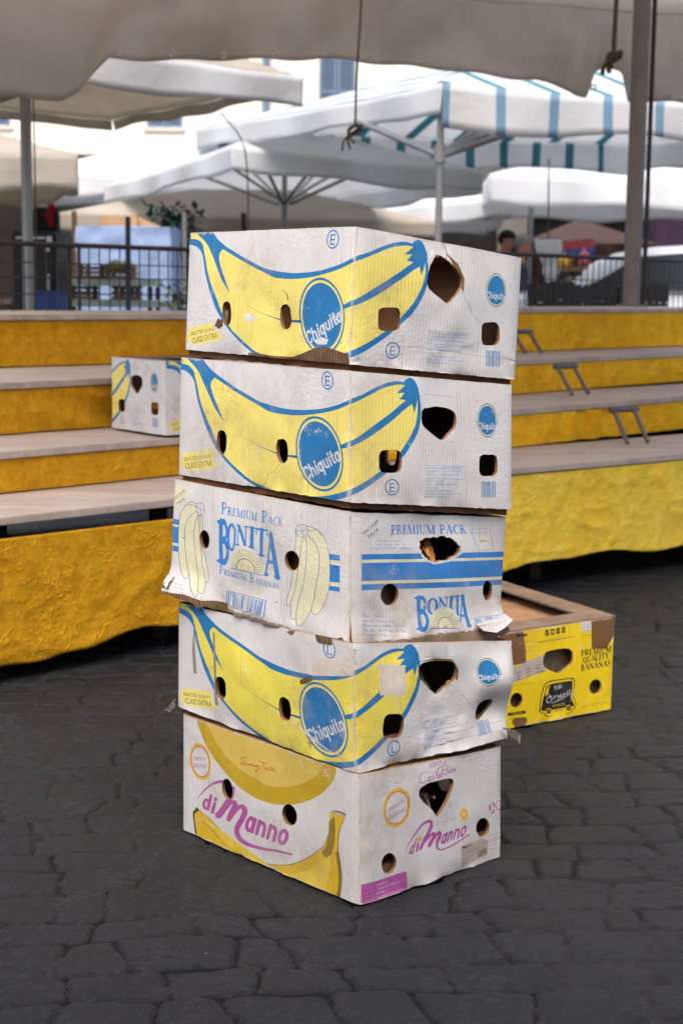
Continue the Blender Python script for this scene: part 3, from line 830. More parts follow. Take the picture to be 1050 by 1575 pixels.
def sunny_right(seed=4):
    a = Art(quadR(2), SZR, seed, jag=0.02, pad=0.03)
    r = lambda p: C((520, 760), 3.5, p)
    for tx, p, vx in (('VACUUM', (142, 226), (88, -72)), ('PACK', (176, 243), (58, -48))):
        a.text('green', tx, r([p])[0], (vx[0] / 3.5, vx[1] / 3.5), (-12 / 3.5, -17 / 3.5))
    a.serif('mblue', 'PREMIUM PACK', r([(297, 220)])[0], (411 / 3.5, -4 / 3.5), (0, -50 / 3.5), 1.0)
    for k, (tx, x0, wd) in enumerate((('In Europe imported by', 222, 140), ('Firma Leon Van Parys N.V.', 212, 170), ('Zeevaartstraat 3, 2000 - Antwerpen', 185, 228))):
        a.text('mblue', tx, r([(x0, 262 + k * 19.5)])[0], (wd / 3.5, -1 / 3.5), (0, -13 / 3.5), res=1)
    bars = [[(132, 330), (890, 313), (890, 343), (132, 360)], [(132, 378), (887, 357), (884, 447), (132, 476)], [(132, 493), (882, 464), (880, 492), (132, 525)]]
    a.poly('pale', r([(132, 358), (889, 340), (887, 360), (132, 380)])); a.poly('pale', r([(132, 474), (884, 445), (882, 466), (132, 495)]))
    for b in bars: a.poly('mblue', r(b))
    a.strokes('mblue', *[stroke(r(q), .7, False) for q in ([(732, 192), (820, 185), (836, 300), (756, 308), (732, 192)],)])
    a.text('mblue', 'Farm Code:', r([(742, 214)])[0], (70 / 3.5, -2 / 3.5), (0, -12 / 3.5), res=1)
    a.poly('pale', r([(764, 244), (812, 240), (816, 264), (768, 268)])); a.text('black', 'SH-1', r([(772, 263)])[0], (38 / 3.5, -2 / 3.5), (0, -15 / 3.5), bold=.02)
    for ch, x0, x1, yt, yb in (('B', 424, 498, 557, 726), ('O', 492, 548, 560, 648), ('N', 545, 604, 556, 626), ('I', 600, 632, 552, 622), ('T', 622, 672, 548, 652), ('A', 645, 708, 544, 709)):
        a.serif('mblue', ch, r([(x0, yb)])[0], ((x1 - x0) / 3.5, -2 / 3.5), (0, -(yb - yt) / 3.5), 1.2 if ch in 'BOA' else 1.08)
    half_sun(a, r([(580, 713)])[0], 72 / 3.5, 96 / 3.5, 0, -1 / 3.5)
    barcode(a, r([(732, 668), (860, 652), (860, 720), (738, 738)]), 20, 9, 0.05, 'mblue')
    for k, tx in enumerate(('Class:  Extra', 'Variety: Cavendish', 'Minimum Length: 20 cm', 'Net Wt. 18,14 kg (40 lb)', 'Product of Ecuador', 'R.N.D.O.O. no. 6111935')):
        wd = (126, 186, 234, 234, 196, 244)[k]
        a.text('mblue', tx, r([(133, 668 + k * 24)])[0], (wd / 3.5, -1 / 3.5), (0, -16 / 3.5), bold=.004, res=1)
    a.edge([(538, 992)] + r([(110, 826), (200, 829), (345, 826), (500, 815), (660, 802), (690, 806), (800, 772), (860, 735)]) + [(773, 958)])
    rg = random.Random(5)
    hl = sm([(452, 285), (470, 250), (540, 236), (592, 232), (640, 250), (665, 288), (660, 318), (622, 345), (580, 362), (520, 366), (490, 345), (466, 318), (452, 285)], 4)[:-1]
    hl = [(x + rg.uniform(-5, 5), y + rg.uniform(-5, 5)) for x, y in hl]
    a.poly('white', [(558 + (x - 558) * 1.1 + rg.uniform(-6, 6), 300 + (y - 300) * 1.16 + rg.uniform(-5, 7)) for x, y in hl] and r([(558 + (x - 558) * 1.1 + rg.uniform(-6, 6), 300 + (y - 300) * 1.16 + rg.uniform(-5, 7)) for x, y in hl]))
    a.hole(r(hl))
    a.hole(ell(r([(292, 545)])[0], (49 / 3.5, -1), (0, 58 / 3.5), 26)); a.hole(ell(r([(805, 522)])[0], (25 / 3.5, 0), (0, 53 / 3.5), 24))
    a.poly('torn', r([(20, 800), (100, 806), (200, 812), (330, 822), (355, 800), (500, 790), (660, 780), (672, 812), (700, 830), (400, 880), (20, 880)]))
    return a

def script_sunny(a, col, o, sx, sy, sk, w_):
    """the hand-written words, a unit 10 wide"""
    P = lambda pts: [(o[0] + x * sx + y * 0, o[1] - y * sy + x * sk) for x, y in pts]
    a.strokes(col, stroke(P([(1.6, 3.1), (.9, 3.4), (.3, 2.6), (1.2, 1.9), (1.5, 1.1), (.7, .5), (0, 1.0), (.8, 1.3), (2.0, 1.0), (2.3, 1.7), (2.5, .9), (2.9, 1.7), (3.1, .9), (3.4, 1.7), (3.7, .9), (4.0, 1.7), (4.3, .9), (4.6, 1.7), (4.8, 1.0), (5.2, 1.8), (5.0, -.4), (4.4, -.9), (4.7, 0), (5.9, 1.2)]), w_),
              stroke(P([(5.0, 3.3), (6.2, 3.2), (7.6, 3.2)]), w_), stroke(P([(6.6, 3.2), (6.3, 1.0)]), w_),
              stroke(P([(7.5, 1.9), (6.9, 1.6), (7.0, 1.0), (7.5, 1.5), (7.7, 1.0), (8.1, 1.9), (7.9, 1.0), (8.6, 1.4), (8.8, 2.6), (8.7, 1.1), (9.2, 1.3), (9.5, 1.8), (9.1, 1.1), (10, 1.1)]), w_), stroke(P([(8.2, 2.0), (9.6, 2.0)]), w_ * .8))

def seal(a, c, A, B, p1, v1, u1, p2, v2, u2):
    a.poly('orange', ell(c, A, B, 40)); a.poly('white', ell(c, A, B, 40, .84)); a.poly('red', ell(c, A, B, 40, .84), ell(c, A, B, 40, .795))
    a.text('mag', 'PREMIUM', p1, v1, u1, res=1); a.text('mag', 'BANANAS', p2, v2, u2, res=1)

def manno_left(seed=5):
    a = Art(quadL(4), SZL, seed, jag=0.004, pad=0.004)
    s2 = 6.5625
    d1 = lambda p: C((270, 1110), 7.0, p); d2 = lambda p: C((410, 1160), s2, p)
    a.poly('must', sm(d1([(215, -60), (245, 40), (290, 170), (370, 330), (470, 470), (600, 620), (720, 730), (850, 820)]) + d2([(0, 490), (100, 518), (200, 525), (300, 518), (420, 488), (520, 440), (610, 370), (670, 290), (702, 210), (715, 100)]), 3))
    a.poly('lmust', sm(d1([(330, -20), (370, 90), (430, 220), (520, 350), (620, 450), (750, 560), (900, 640)]) + d2([(0, 322), (100, 343), (200, 345), (300, 332), (400, 300), (490, 248), (540, 200), (575, 110)]), 3))
    script_sunny(a, 'red', d1([(702, 490)])[0], 5.6, 4.2, 1.35, 0.9)
    seal(a, d1([(274, 446)])[0], (116 / 7, 0), (24 / 7, 198 / 7), d1([(203, 432)])[0], (128 / 7, 6 / 7), (0, -46 / 7), d1([(200, 512)])[0], (152 / 7, 6 / 7), (0, -58 / 7))
    # the name
    a.strokes('mag', stroke(d1([(240, 846), (285, 790), (350, 725), (430, 675), (530, 660), (590, 690)]), [0.8, 2.5, 4.5, 6]),
              stroke(d1([(640, 720), (620, 800), (560, 900), (505, 985), (462, 1030)]), [6, 8.5, 10, 11]),
              stroke(d1([(462, 1030), (540, 960), (600, 895), (640, 880), (655, 915), (620, 990), (582, 1072)]), [8, 6, 5, 7, 9, 9, 8]),
              stroke(d1([(582, 1072), (650, 985), (700, 935), (745, 930), (765, 975), (735, 1060), (690, 1130), (672, 1190), (690, 1255), (750, 1315), (860, 1360), (1000, 1392)]) + d2([(100, 985), (268, 1026)]), [7, 6, 7, 9, 9, 8, 7, 5, 4, 3.2]))
    a.fat('mag', 'd', d1([(285, 942)])[0], (88 / 7, 30 / 7), (22 / 7, -106 / 7), 1.1)
    a.fat('mag', 'i', d1([(384, 992)])[0], (38 / 7, 12 / 7), (28 / 7, -112 / 7), 1.2)
    a.fat('mag', 'anno', (377, 1277.5), (66, 25.5), (6, -21.5), 1.1)
    # lower banana
    top = sm(d1([(235, 940), (300, 1000), (420, 1100), (520, 1210), (620, 1320), (740, 1430)]) + d2([(0, 1118), (100, 1135), (230, 1135), (330, 1110), (430, 1060), (520, 1000), (585, 945), (618, 870), (640, 770), (646, 680), (652, 596)]), 3)
    rt = sm(d2([(795, 630), (768, 700), (738, 780), (722, 880), (722, 1000), (745, 1150), (757, 1280), (747, 1400), (722, 1500), (700, 1580)]), 3)
    lft = d1([(300, 1420), (215, 1240), (208, 1150), (190, 1040), (190, 985)])
    a.poly('bandd', [(x + (1.2 if i > 40 else -.6), y - .9) for i, (x, y) in enumerate(top + d2([(690, 588), (760, 606)]) + rt + lft)])
    a.poly('ban', top + d2([(690, 592), (760, 610), (786, 632)]) + rt + lft)
    a.poly('banl', sm(d1([(260, 1010), (330, 1090), (420, 1190), (520, 1290), (620, 1380)]), 3) + d2([(60, 1200), (230, 1230), (420, 1190), (560, 1100), (650, 1035), (640, 1200), (590, 1420), (300, 1330)]))
    a.poly('band', d2([(640, 690), (690, 640), (700, 760), (690, 900), (660, 1030), (600, 1060), (560, 1010), (612, 940), (632, 820)]))
    a.poly('ban', d2([(690, 640), (735, 650), (720, 780), (705, 900), (700, 1010), (668, 1030), (690, 900), (698, 760)]))
    a.poly('lbl', d2([(655, 598), (690, 590), (790, 630), (770, 650), (700, 625)]))
    a.poly('band', sm(d2([(700, 1010), (722, 1000), (745, 1150), (755, 1280), (745, 1400), (725, 1480), (690, 1490), (720, 1380), (728, 1260), (715, 1130), (700, 1010)]), 2))
    a.poly('bandd', d1([(235, 940), (262, 968), (205, 1010), (228, 1240), (212, 1240), (190, 1040), (190, 985)]))
    a.strokes('band', stroke(d1([(300, 1100), (400, 1180), (470, 1270), (560, 1360)]), .8))
    a.hole(ell(d1([(573, 738)])[0], (60 / 7, 8 / 7), (8 / 7, 112 / 7), 28)); a.hole(ell(d2([(250, 625)])[0], (73 / s2, 12 / s2), (6 / s2, 108 / s2), 28))
    return a

def manno_right(seed=6):
    a = Art(quadR(4), SZR, seed, jag=0.004, pad=0.004)
    s = 6.5625
    e5 = lambda p: C((550, 1150), s, p); r = lambda p: C((520, 1120), 3.5, p)
    seal(a, e5([(408, 617)])[0], (138 / s, 0), (-32 / s, 198 / s), e5([(330, 662)])[0], (152 / s, -84 / s), (-3 / s, -48 / s), e5([(326, 742)])[0], (186 / s, -102 / s), (-3 / s, -54 / s))
    a.text('mag', 'PRODUCT OF', r([(499, 223)])[0], (94 / 3.5, -24 / 3.5), (0, -28 / 3.5), res=1)
    # Costa Rica, written by hand
    S = lambda pts: r([(x, y) for x, y in pts])
    for q in ([(500, 246), (478, 240), (455, 268), (455, 296), (475, 298), (494, 284)], [(512, 262), (498, 276), (504, 288), (517, 274), (510, 262)], [(532, 258), (524, 268), (534, 274), (524, 284)], [(556, 222), (543, 256), (545, 274), (556, 268)], [(536, 246), (575, 232)], [(580, 252), (564, 254), (560, 268), (572, 268), (581, 250), (580, 264), (588, 262)],
              [(598, 214), (584, 266)], [(570, 226), (600, 208), (622, 208), (614, 228), (592, 236), (600, 252), (614, 254)], [(622, 234), (616, 250), (624, 250)], [(642, 228), (632, 230), (628, 246), (642, 242)], [(658, 222), (646, 228), (646, 240), (656, 234), (659, 220), (659, 234), (668, 230)]):
        a.strokes('mag', stroke(S([(x - 24 if x > 560 else x - 6, y) for x, y in q]), 1.15))
    a.strokes('mag', stroke(r([(363, 668), (385, 628), (420, 575), (460, 525), (500, 503), (512, 520), (500, 560), (475, 610), (452, 655)]), [0.6, 1.6, 2.6, 4.2, 5, 5, 5, 5]),
              stroke(r([(452, 655), (490, 600), (520, 570), (528, 580), (500, 640)]), [3, 3, 4, 5, 5]), stroke(r([(500, 640), (530, 590), (556, 562), (558, 585), (545, 620), (548, 652), (580, 656), (640, 625), (712, 575)]), [4, 4, 5, 5, 3.5, 2.6, 2.2, 1.8]))
    a.fat('mag', 'd', r([(384, 684)])[0], (28 / 3.5, -10 / 3.5), (14 / 3.5, -48 / 3.5), 1.05)
    a.strokes('mag', stroke(r([(431, 665), (441, 622)]), 3.6, False)); a.poly('orange', ell(r([(447, 600)])[0], (11 / 3.5, -3 / 3.5), (0, 14 / 3.5), 14))
    a.fat('mag', 'anno', r([(562, 630)])[0], (128 / 3.5, -50 / 3.5), (12 / 3.5, -54 / 3.5), 1.0)
    script_sunny(a, 'lmag', r([(535, 532)])[0], 11.0 / 3.5, 8 / 3.5, -3.4 / 3.5, .5)
    c = r([(683, 467)])[0]
    a.poly('orange', [(c[0] + (7.2 if k % 2 else 4.6) * math.cos(k * math.pi / 12), c[1] + (11.5 if k % 2 else 7.5) * math.sin(k * math.pi / 12)) for k in range(24)])
    a.poly('white', ell(c, (2.2, 0), (0, 3.4), 14)); a.poly('orange', ell(c, (1.3, 0), (0, 2.0), 12))
    # recycling mark and ring
    rc = r([(828, 436)])[0]
    for k in range(3):
        t = k * 2 * math.pi / 3 + .4
        a.strokes('mag', stroke([(rc[0] + 3.6 * math.cos(t + q), rc[1] + 7.5 * math.sin(t + q)) for q in (0, .5, 1.0, 1.45)], [1.8, 2.2, 3.2, 1.0]))
    q = r([(862, 423)])[0]; a.poly('mag', ell(q, (4.3, -1), (0, 8.2), 26), ell(q, (4.3, -1), (0, 8.2), 26, .8)); a.text('mag', 'CR', (q[0] - 2.4, q[1] + 3), (4.8, -1.2), (0, -5), res=1)
    # price label and small print
    a.poly('lbl', r([(668, 640), (780, 597), (812, 612), (810, 690), (676, 756)]))
    a.strokes('black', stroke(r([(680, 653), (684, 640), (690, 648), (700, 642), (730, 632)]), [1.2, 2.4, 1.2, 1.6, .8]))
    a.strokes('grey', *[stroke(r([(672, 668 + k * 22), (810, 614 + k * 21)]), .5, False) for k in range(4)])
    a.strokes('grey', stroke(r([(692, 660), (698, 742)]), .5, False), stroke(r([(730, 645), (733, 724)]), .5, False))
    a.text('black', 'BANANE 1 CAT', r([(697, 677)])[0], (64 / 3.5, -24 / 3.5), (0, -9 / 3.5), res=1)
    barcode(a, r([(755, 668), (803, 650), (803, 683), (757, 702)]), 9, 2, None, 'black')
    for k, (tx, y0, h) in enumerate((('GROWN IN', 586, 9), ('NO FRUIT', 618, 20), ('COSTA RICA SO', 640, 13), ('SUN AND RAIN', 662, 11))):
        a.text('mag', tx, r([(818, y0 + 6)])[0], (58 / 3.5, -20 / 3.5), (0, -h / 3.5), bold=.01 if k != 1 else .03, res=1)
    a.poly('mag', sm(r([(122, 856), (200, 832), (300, 798), (362, 776), (375, 778), (379, 800), (381, 870), (374, 884), (250, 925), (122, 966)]), 2))
    for k in range(4):
        yy = 876 + k * 22
        a.text('lmag', ('PRODUCT:', 'VARIETY:', 'CLASS:', 'NET WEIGHT')[k], r([(148, yy + 5)])[0], (48 / 3.5, -17 / 3.5), (0, -12 / 3.5), res=1)
        a.text('white', ('BANANAS', 'CAVENDISH / MUSA SPP', 'EXTRA', '18.14 KG 40 LBS')[k], r([(212, yy - 17)])[0], ((62, 132, 42, 140)[k] / 3.5, -(22, 46, 15, 48)[k] / 3.5), (0, -13 / 3.5), bold=.01, res=1)
    a.text('mag', 'www.dimanno.com', r([(500, 832)])[0], (110 / 3.5, -48 / 3.5), (0, -11 / 3.5), res=1)
    a.hole(sm(r([(445, 352), (452, 330), (490, 302), (545, 286), (600, 275), (622, 280), (628, 305), (608, 360), (588, 405), (555, 462), (538, 478), (512, 440), (465, 398), (448, 372), (445, 352)]), 3)[:-1])
    a.hole(ell(r([(278, 733)])[0], (41 / 3.5, -6 / 3.5), (0, 56 / 3.5), 28)); a.hole(ell(r([(781, 540)])[0], (34 / 3.5, -5 / 3.5), (0, 51 / 3.5), 28))
    return a

ORQ = [(766, 1125), (942, 1091), (945, 950), (768, 972)]
def yellow_front(seed=8):
    a = Art(ORQ, (0.38, 0.24), seed, jag=0.004, pad=0.003)
    a.base = 'oy'
    g = lambda p: C((770, 930), 5.833, p)
    K = 5.833
    a.poly('tape', g([(-20, 225), (200, 225), (215, 330), (225, 420), (225, 515), (150, 530), (-20, 550)])); a.poly('tape', g([(800, 140), (1030, 100), (1030, 270), (960, 360), (935, 400), (808, 400)]))
    a.poly('white', g([(712, 165), (800, 148), (802, 232), (716, 250)]))
    for k in range(3): a.text('black', ('IL PESCA', '100% FRESH', 'VIA, ITA')[k], g([(722, 190 + k * 26)])[0], (66 / K, -4 / K), (0, -14 / K), res=1)
    a.strokes('black', stroke(g([(716, 250), (720, 285), (806, 270)]), .5, False))
    for k in range(4):
        c = g([(408 + k * 50, 246 - k * 7)])[0]
        a.poly('black', stadium(c, 17 / K, 27 / K, 20, 6))
        if k == 0: a.text('oy', 'f', (c[0] - 1.2, c[1] + 3), (2.4, -.2), (0, -5.5), bold=.03)
        if k == 1: a.poly('oy', ell(c, (1.7, 0), (0, 2.1), 10))
        if k == 2: a.poly('oy', [(c[0] - .9, c[1] - 1.8), (c[0] + 1.5, c[1]), (c[0] - .9, c[1] + 1.8)])
        if k == 3: a.poly('oy', ell(c, (1.8, 0), (0, 2.6), 14), ell(c, (1.2, 0), (0, 1.7), 14))
    a.text('black', 'www.fratelliorsero.it', g([(332, 338)])[0], (325 / K, -44 / K), (0, -25 / K), bold=.012)
    for k, (tx, y0, x0, x1) in enumerate((('PREMIUM', 464, 712, 978), ('QUALITY', 526, 728, 962), ('BANANAS', 594, 713, 973))):
        a.serif('black', tx, g([(x0, y0)])[0], ((x1 - x0) / K, -(40 + k * 1.5) / K), (0, -52 / K), 1.25)
    a.poly('lbl', g([(120, 560), (240, 500), (380, 445), (400, 480), (400, 590), (260, 640), (110, 700)]))
    a.strokes('grey', *[stroke(g([(130 + 12 * k, 600 + k * 26), (390, 492 + k * 27)]), .45, False) for k in range(4)])
    a.strokes('black', *[stroke(g([(145 + 85 * k, 612 - 34 * k + 30 * j), (185 + 85 * k, 596 - 34 * k + 30 * j)]), .9, False) for k in range(3) for j in range(3)])
    a.strokes('black', stroke(g([(140, 268), (230, 262)]), 4.2, False))
    a.strokes('black', *[stroke(g([(222, 335 + 38 * k), (285, 322 + 38 * k)]), .4, False) for k in range(3)])
    # little van badge
    out = sm(g([(400, 700), (430, 680), (530, 665), (620, 655), (655, 670), (662, 720), (655, 830), (676, 870), (680, 905), (665, 935), (648, 940), (640, 968), (610, 978), (580, 965), (570, 945), (488, 965), (470, 998), (440, 1008), (408, 1000), (396, 978), (360, 970), (352, 930), (360, 820), (380, 730), (400, 700)]), 3)
    cc = np.mean(out, 0)
    a.poly('black', [tuple(p) for p in out]); a.poly('oy', [tuple(cc + (np.array(p) - cc) * .95) for p in out])
    inn = g([(415, 725), (450, 708), (540, 692), (625, 682), (640, 695), (640, 760), (632, 840), (655, 880), (655, 915), (560, 928), (380, 955), (372, 915), (385, 830), (400, 760)])
    a.poly('black', sm(inn + inn[:1], 2))
    for c in ((438, 958), (612, 930)): a.poly('oy', ell(g([c])[0], (27 / K, 0), (0, 30 / K), 20)); a.poly('black', ell(g([c])[0], (20 / K, 0), (0, 22 / K), 20)); a.poly('oy', ell(g([c])[0], (6 / K, 0), (0, 7 / K), 10))
    a.poly('oy', g([(405, 765), (430, 725), (440, 728), (428, 755), (425, 800), (400, 820)]))
    a.text('white', 'F.lli', g([(482, 762)])[0], (58 / K, -14 / K), (0, -38 / K), res=1)
    for q in ([(440, 812), (415, 850), (425, 880), (455, 858), (452, 820), (432, 815), (470, 850)], [(480, 815), (484, 845), (486, 825), (505, 812)], [(520, 808), (510, 822), (524, 828), (512, 842)], [(532, 825), (550, 808), (538, 806), (536, 830), (556, 822)], [(566, 798), (570, 824), (572, 805), (590, 792)], [(606, 775), (594, 798), (606, 812), (624, 790), (612, 772), (630, 760)]):
        a.strokes('white', stroke(g(q), 1.0))
    a.strokes('white', stroke(g([(455, 884), (520, 858), (615, 808)]), [.7, 1.3, .5]))
    a.text('oy', 'QUALITA', g([(468, 918)])[0], (112 / K, -16 / K), (0, -24 / K), res=1)
    a.text('black', 'Numero N.d. Loose - N.sp.', g([(738, 924)])[0], (220 / K, -46 / K), (0, -14 / K), bold=.01, res=1)
    a.text('black', 'S.p.A. Via. del fru milano', g([(100, 728)])[0], (180 / K, -26 / K), (0, -11 / K), bold=.01, res=1)
    a.strokes('black', stroke(g([(78, 986), (225, 964)]), 5.0, False)); a.text('oy', 'CAVENDISH', g([(100, 988)])[0], (100 / K, -14 / K), (0, -14 / K), res=1)
    a.poly('scuff', g([(110, 1050), (130, 1020), (240, 1010), (250, 1050), (220, 1095), (150, 1105), (120, 1080)]))
    a.text('black', 'ECUADOR', g([(92, 1040)])[0], (125 / K, -18 / K), (0, -24 / K), bold=.02, res=1)
    a.hole(sm(g([(372, 510), (395, 425), (450, 405), (520, 392), (590, 390), (632, 415), (640, 470), (630, 520), (570, 568), (512, 610), (450, 590), (395, 560), (372, 510)]), 3)[:-1])
    a.hole(ell(g([(145, 855)])[0], (55 / K, -6 / K), (0, 68 / K), 26)); a.hole(ell(g([(845, 738)])[0], (52 / K, -6 / K), (0, 66 / K), 26))
    return a
def plain_side(size, base, seed, holes=((.25, .3), (.75, .3))):
    a = Art([(0, 0), (1, 0), (1, 1), (0, 1)], size, seed, jag=.004, pad=.003)
    a.base = base
    for hx, hy in holes: a.hole(ell((hx, hy), (.055, 0), (0, .11), 20))
    return a

# ------------------------------------------------------------------ ground: basalt setts with worn, dirt-filled joints
def mat_setts():
    t = NT('basalt setts')
    ob = t.new('ShaderNodeTexCoord').outputs['Object']
    at = t.new('ShaderNodeAttribute', attribute_name='sett').outputs['Color']
    sp = t.new('ShaderNodeSeparateColor'); t.lk(at, sp.inputs[0])
    edge, rid, tone = sp.outputs[0], sp.outputs[1], sp.outputs[2]
    n1 = t.noise(ob, 7, 7, 0.66)
    n2 = t.noise(ob, 55, 5, 0.7)
    n3 = t.noise(ob, 240, 3, 0.7)
    base = t.mix(rid, lin((15, 18, 25)), lin((28, 31, 38)))
    base = t.mix(t.ramp(n1, 0.35, 0.7), base, lin((26, 26, 28)))
    base = t.mix(t.ramp(n2, 0.5, 0.75, 0, 0.5), base, lin((48, 50, 55)))
    base = t.mix(t.ramp(n3, 0.56, 0.72, 0, 0.5), base, lin((18, 18, 20)))
    dirt = t.mix(t.ramp(n2, 0.35, 0.7), lin((29, 29, 31)), lin((50, 50, 52)))
    m = t.math('ADD', edge, t.math('MULTIPLY', t.math('SUBTRACT', n1, .5), 2.4))
    m = t.math('ADD', m, t.math('MULTIPLY', t.math('SUBTRACT', n2, .5), .7))
    n4 = t.noise(ob, 480, 2, 0.6)
    base = t.mix(t.ramp(n4, 0.6, 0.7, 0, 0.6), base, lin((84, 86, 90)))
    dirt = t.mix(t.ramp(n4, 0.56, 0.7, 0, 0.55), dirt, lin((20, 20, 20)))
    col = t.mix(t.ramp(m, 0.78, 0.9), dirt, base)
    col = t.mix(t.ramp(tone, 0.3, 0.8, 0, 0.95), col, lin((9, 9, 9)))
    vo = t.new('ShaderNodeTexVoronoi'); t.lk(ob, vo.inputs['Vector']); vo.inputs['Scale'].default_value = 22
    litter = t.math('LESS_THAN', vo.outputs[0], 0.034)
    col = t.mix(t.math('MULTIPLY', litter, t.ramp(t.noise(ob, 3, 2), .5, .6)), col, lin((140, 136, 130)))
    t.lk(col, t.b.inputs['Base Color'])
    t.lk(t.ramp(m, 0.7, 0.95, 0.85, 0.5), t.b.inputs['Roughness'])
    t.b.inputs['Specular IOR Level'].default_value = 0.32
    b = t.bump(n2, 0.7, 0.008)
    b = t.bump(n3, 0.7, 0.004, b)
    t.lk(t.bump(n4, 0.6, 0.002, b), t.b.inputs['Normal'])
    return t.m

def mat_setts_far():
    t = NT('far setts')
    ob = t.new('ShaderNodeTexCoord').outputs['Object']
    vo = t.new('ShaderNodeTexVoronoi'); vo.feature = 'DISTANCE_TO_EDGE'
    t.lk(ob, vo.inputs['Vector']); vo.inputs['Scale'].default_value = 8
    n1 = t.noise(ob, 6, 7, 0.66)
    col = t.mix(t.ramp(n1, 0.3, 0.7), lin((36, 35, 36)), lin((50, 48, 47)))
    col = t.mix(t.ramp(vo.outputs[0], 0.02, 0.10), lin((24, 23, 23)), col)
    t.lk(col, t.b.inputs['Base Color']); t.b.inputs['Roughness'].default_value = 0.6
    t.lk(t.bump(t.ramp(vo.outputs[0], 0, 0.12), 0.5, 0.01), t.b.inputs['Normal'])
    return t.m

def build_ground():
    x0, x1, y0, y1, st = -1.45, 1.75, 1.75, 6.6, 0.0052
    xs = np.arange(x0, x1, st); ys = np.arange(y0, y1, st)
    X, Y = np.meshgrid(xs, ys)
    rs = np.random.RandomState(4)
    ang = 0.10
    # warp, rotate, then brick-like jittered cells
    wx = X + 0.07 * fbm(X * 3.1, Y * 3.1, 4) + .017 * fbm(X * 26, Y * 26, 4); wy = Y + 0.07 * fbm(X * 3.3 + 40, Y * 3.3 + 7, 4) + .017 * fbm(X * 24 + 9, Y * 24, 4)
    U = wx * math.cos(ang) + wy * math.sin(ang); V = -wx * math.sin(ang) + wy * math.cos(ang)
    cw, ch = 0.140, 0.106
    gj = 512
    rid = rs.rand(gj, gj); tx = rs.uniform(-1, 1, (gj, gj)); ty = rs.uniform(-1, 1, (gj, gj)); hh = rs.uniform(-1, 1, (gj, gj))
    jc = rs.uniform(-.30, .30, (gj, gj)); sl = rs.uniform(-.24, .24, (gj, gj)); jr = rs.uniform(-.14, .14, gj); ro = rs.rand(gj)
    def cell(Q, size, jit):                                  # jittered intervals: index, distance down, distance up
        k = np.floor(Q / size).astype(int)
        lo = (k + jit(k)) * size; k = np.where(Q < lo, k - 1, k)
        hi = (k + 1 + jit(k + 1)) * size; k = np.where(Q >= hi, k + 1, k)
        return k, Q - (k + jit(k)) * size, (k + 1 + jit(k + 1)) * size - Q
    row, va, vb = cell(V, ch, lambda k: jr[k % gj])
    Uo = U + ro[row % gj] * cw
    col, ua, ub = cell(Uo, cw, lambda k: jc[k % gj, row % gj] + sl[k % gj, row % gj] * (va / ch - .5))
    I, J = col % gj, row % gj
    DX, DY = (ua - ub) / 2, (va - vb) / 2
    du, dv = np.minimum(ua, ub), np.minimum(va, vb)
    rr = 0.017
    e = np.minimum(du, dv)
    e = np.where((du < rr) & (dv < rr), np.maximum(0, rr - np.sqrt((rr - du) ** 2 + (rr - dv) ** 2)), e)
    F1 = np.maximum(np.abs(DX) / (ua + ub + 1e-6), np.abs(DY) / (va + vb + 1e-6)) * 1.24
    jn = 0.005 + 0.010 * np.clip(fbm(X * 6, Y * 6, 3) + .3, 0, 1) + 0.006 * fbm(X * 45, Y * 45, 3)
    q = np.clip(e / np.maximum(jn * 1.25, 0.004), 0, 1); q = q * q * (3 - 2 * q)
    fill = np.clip(0.82 + 1.6 * fbm(X * 3.1 + 5, Y * 3.1, 3), 0, 1)   # how full of dirt the joint is
    depth = 0.0060 * (1 - 0.95 * fill)
    dome = 0.0022 * np.clip(1 - (F1 / 0.62) ** 2, 0, 1)
    top = dome + (tx[I, J] * DX + ty[I, J] * DY) * 0.034 + hh[I, J] * 0.0012 + 0.0062 * fbm(X * 10, Y * 10, 4) + 0.0030 * fbm(X * 48, Y * 48, 3) + 0.0018 * ridge(X * 9, Y * 14, 2)
    Z = q * top - (1 - q) * depth + 0.010 * fbm(X * .9, Y * .9, 2)
    # thin dark open cracks wander along some joints
    crack = np.clip(1.15 - e / (0.0042 + .0045 * np.clip(fbm(X * 9, Y * 9, 3) * 3, -.6, 1)), 0, 1) * np.clip(4.5 * (fbm(X * 4.6 + 3, Y * 4.6 + 8, 3) + .2), 0, 1)
    Z = Z - crack * 0.007
    Z = Z - 0.004
    # the sheet lies a touch lower under the cartons so that they sit on the stones
    n0, n1 = X.shape
    idx = np.arange(n0 * n1).reshape(n0, n1)
    F = np.stack([idx[:-1, :-1], idx[:-1, 1:], idx[1:, 1:], idx[1:, :-1]], -1).reshape(-1, 4)
    o = np_mesh('cobbled_ground', np.stack([X, Y, np.minimum(Z, 0.004)], -1).reshape(-1, 3), F, mat_setts(), smooth=True)
    ca = o.data.color_attributes.new('sett', 'FLOAT_COLOR', 'POINT')
    A = np.stack([q, rid[I, J], crack, np.ones_like(q)], -1).astype(np.float32)
    ca.data.foreach_set('color', A.ravel())
    tag(o, kind='structure')
    bm = bmesh.new()
    S = 140
    vs = [bm.verts.new((x, y, -0.03)) for x, y in ((-S, -S), (S, -S), (S, S), (-S, S))]
    bm.faces.new(vs)
    tag(bm_obj('ground', bm, mat_setts_far()), kind='structure')
build_ground()

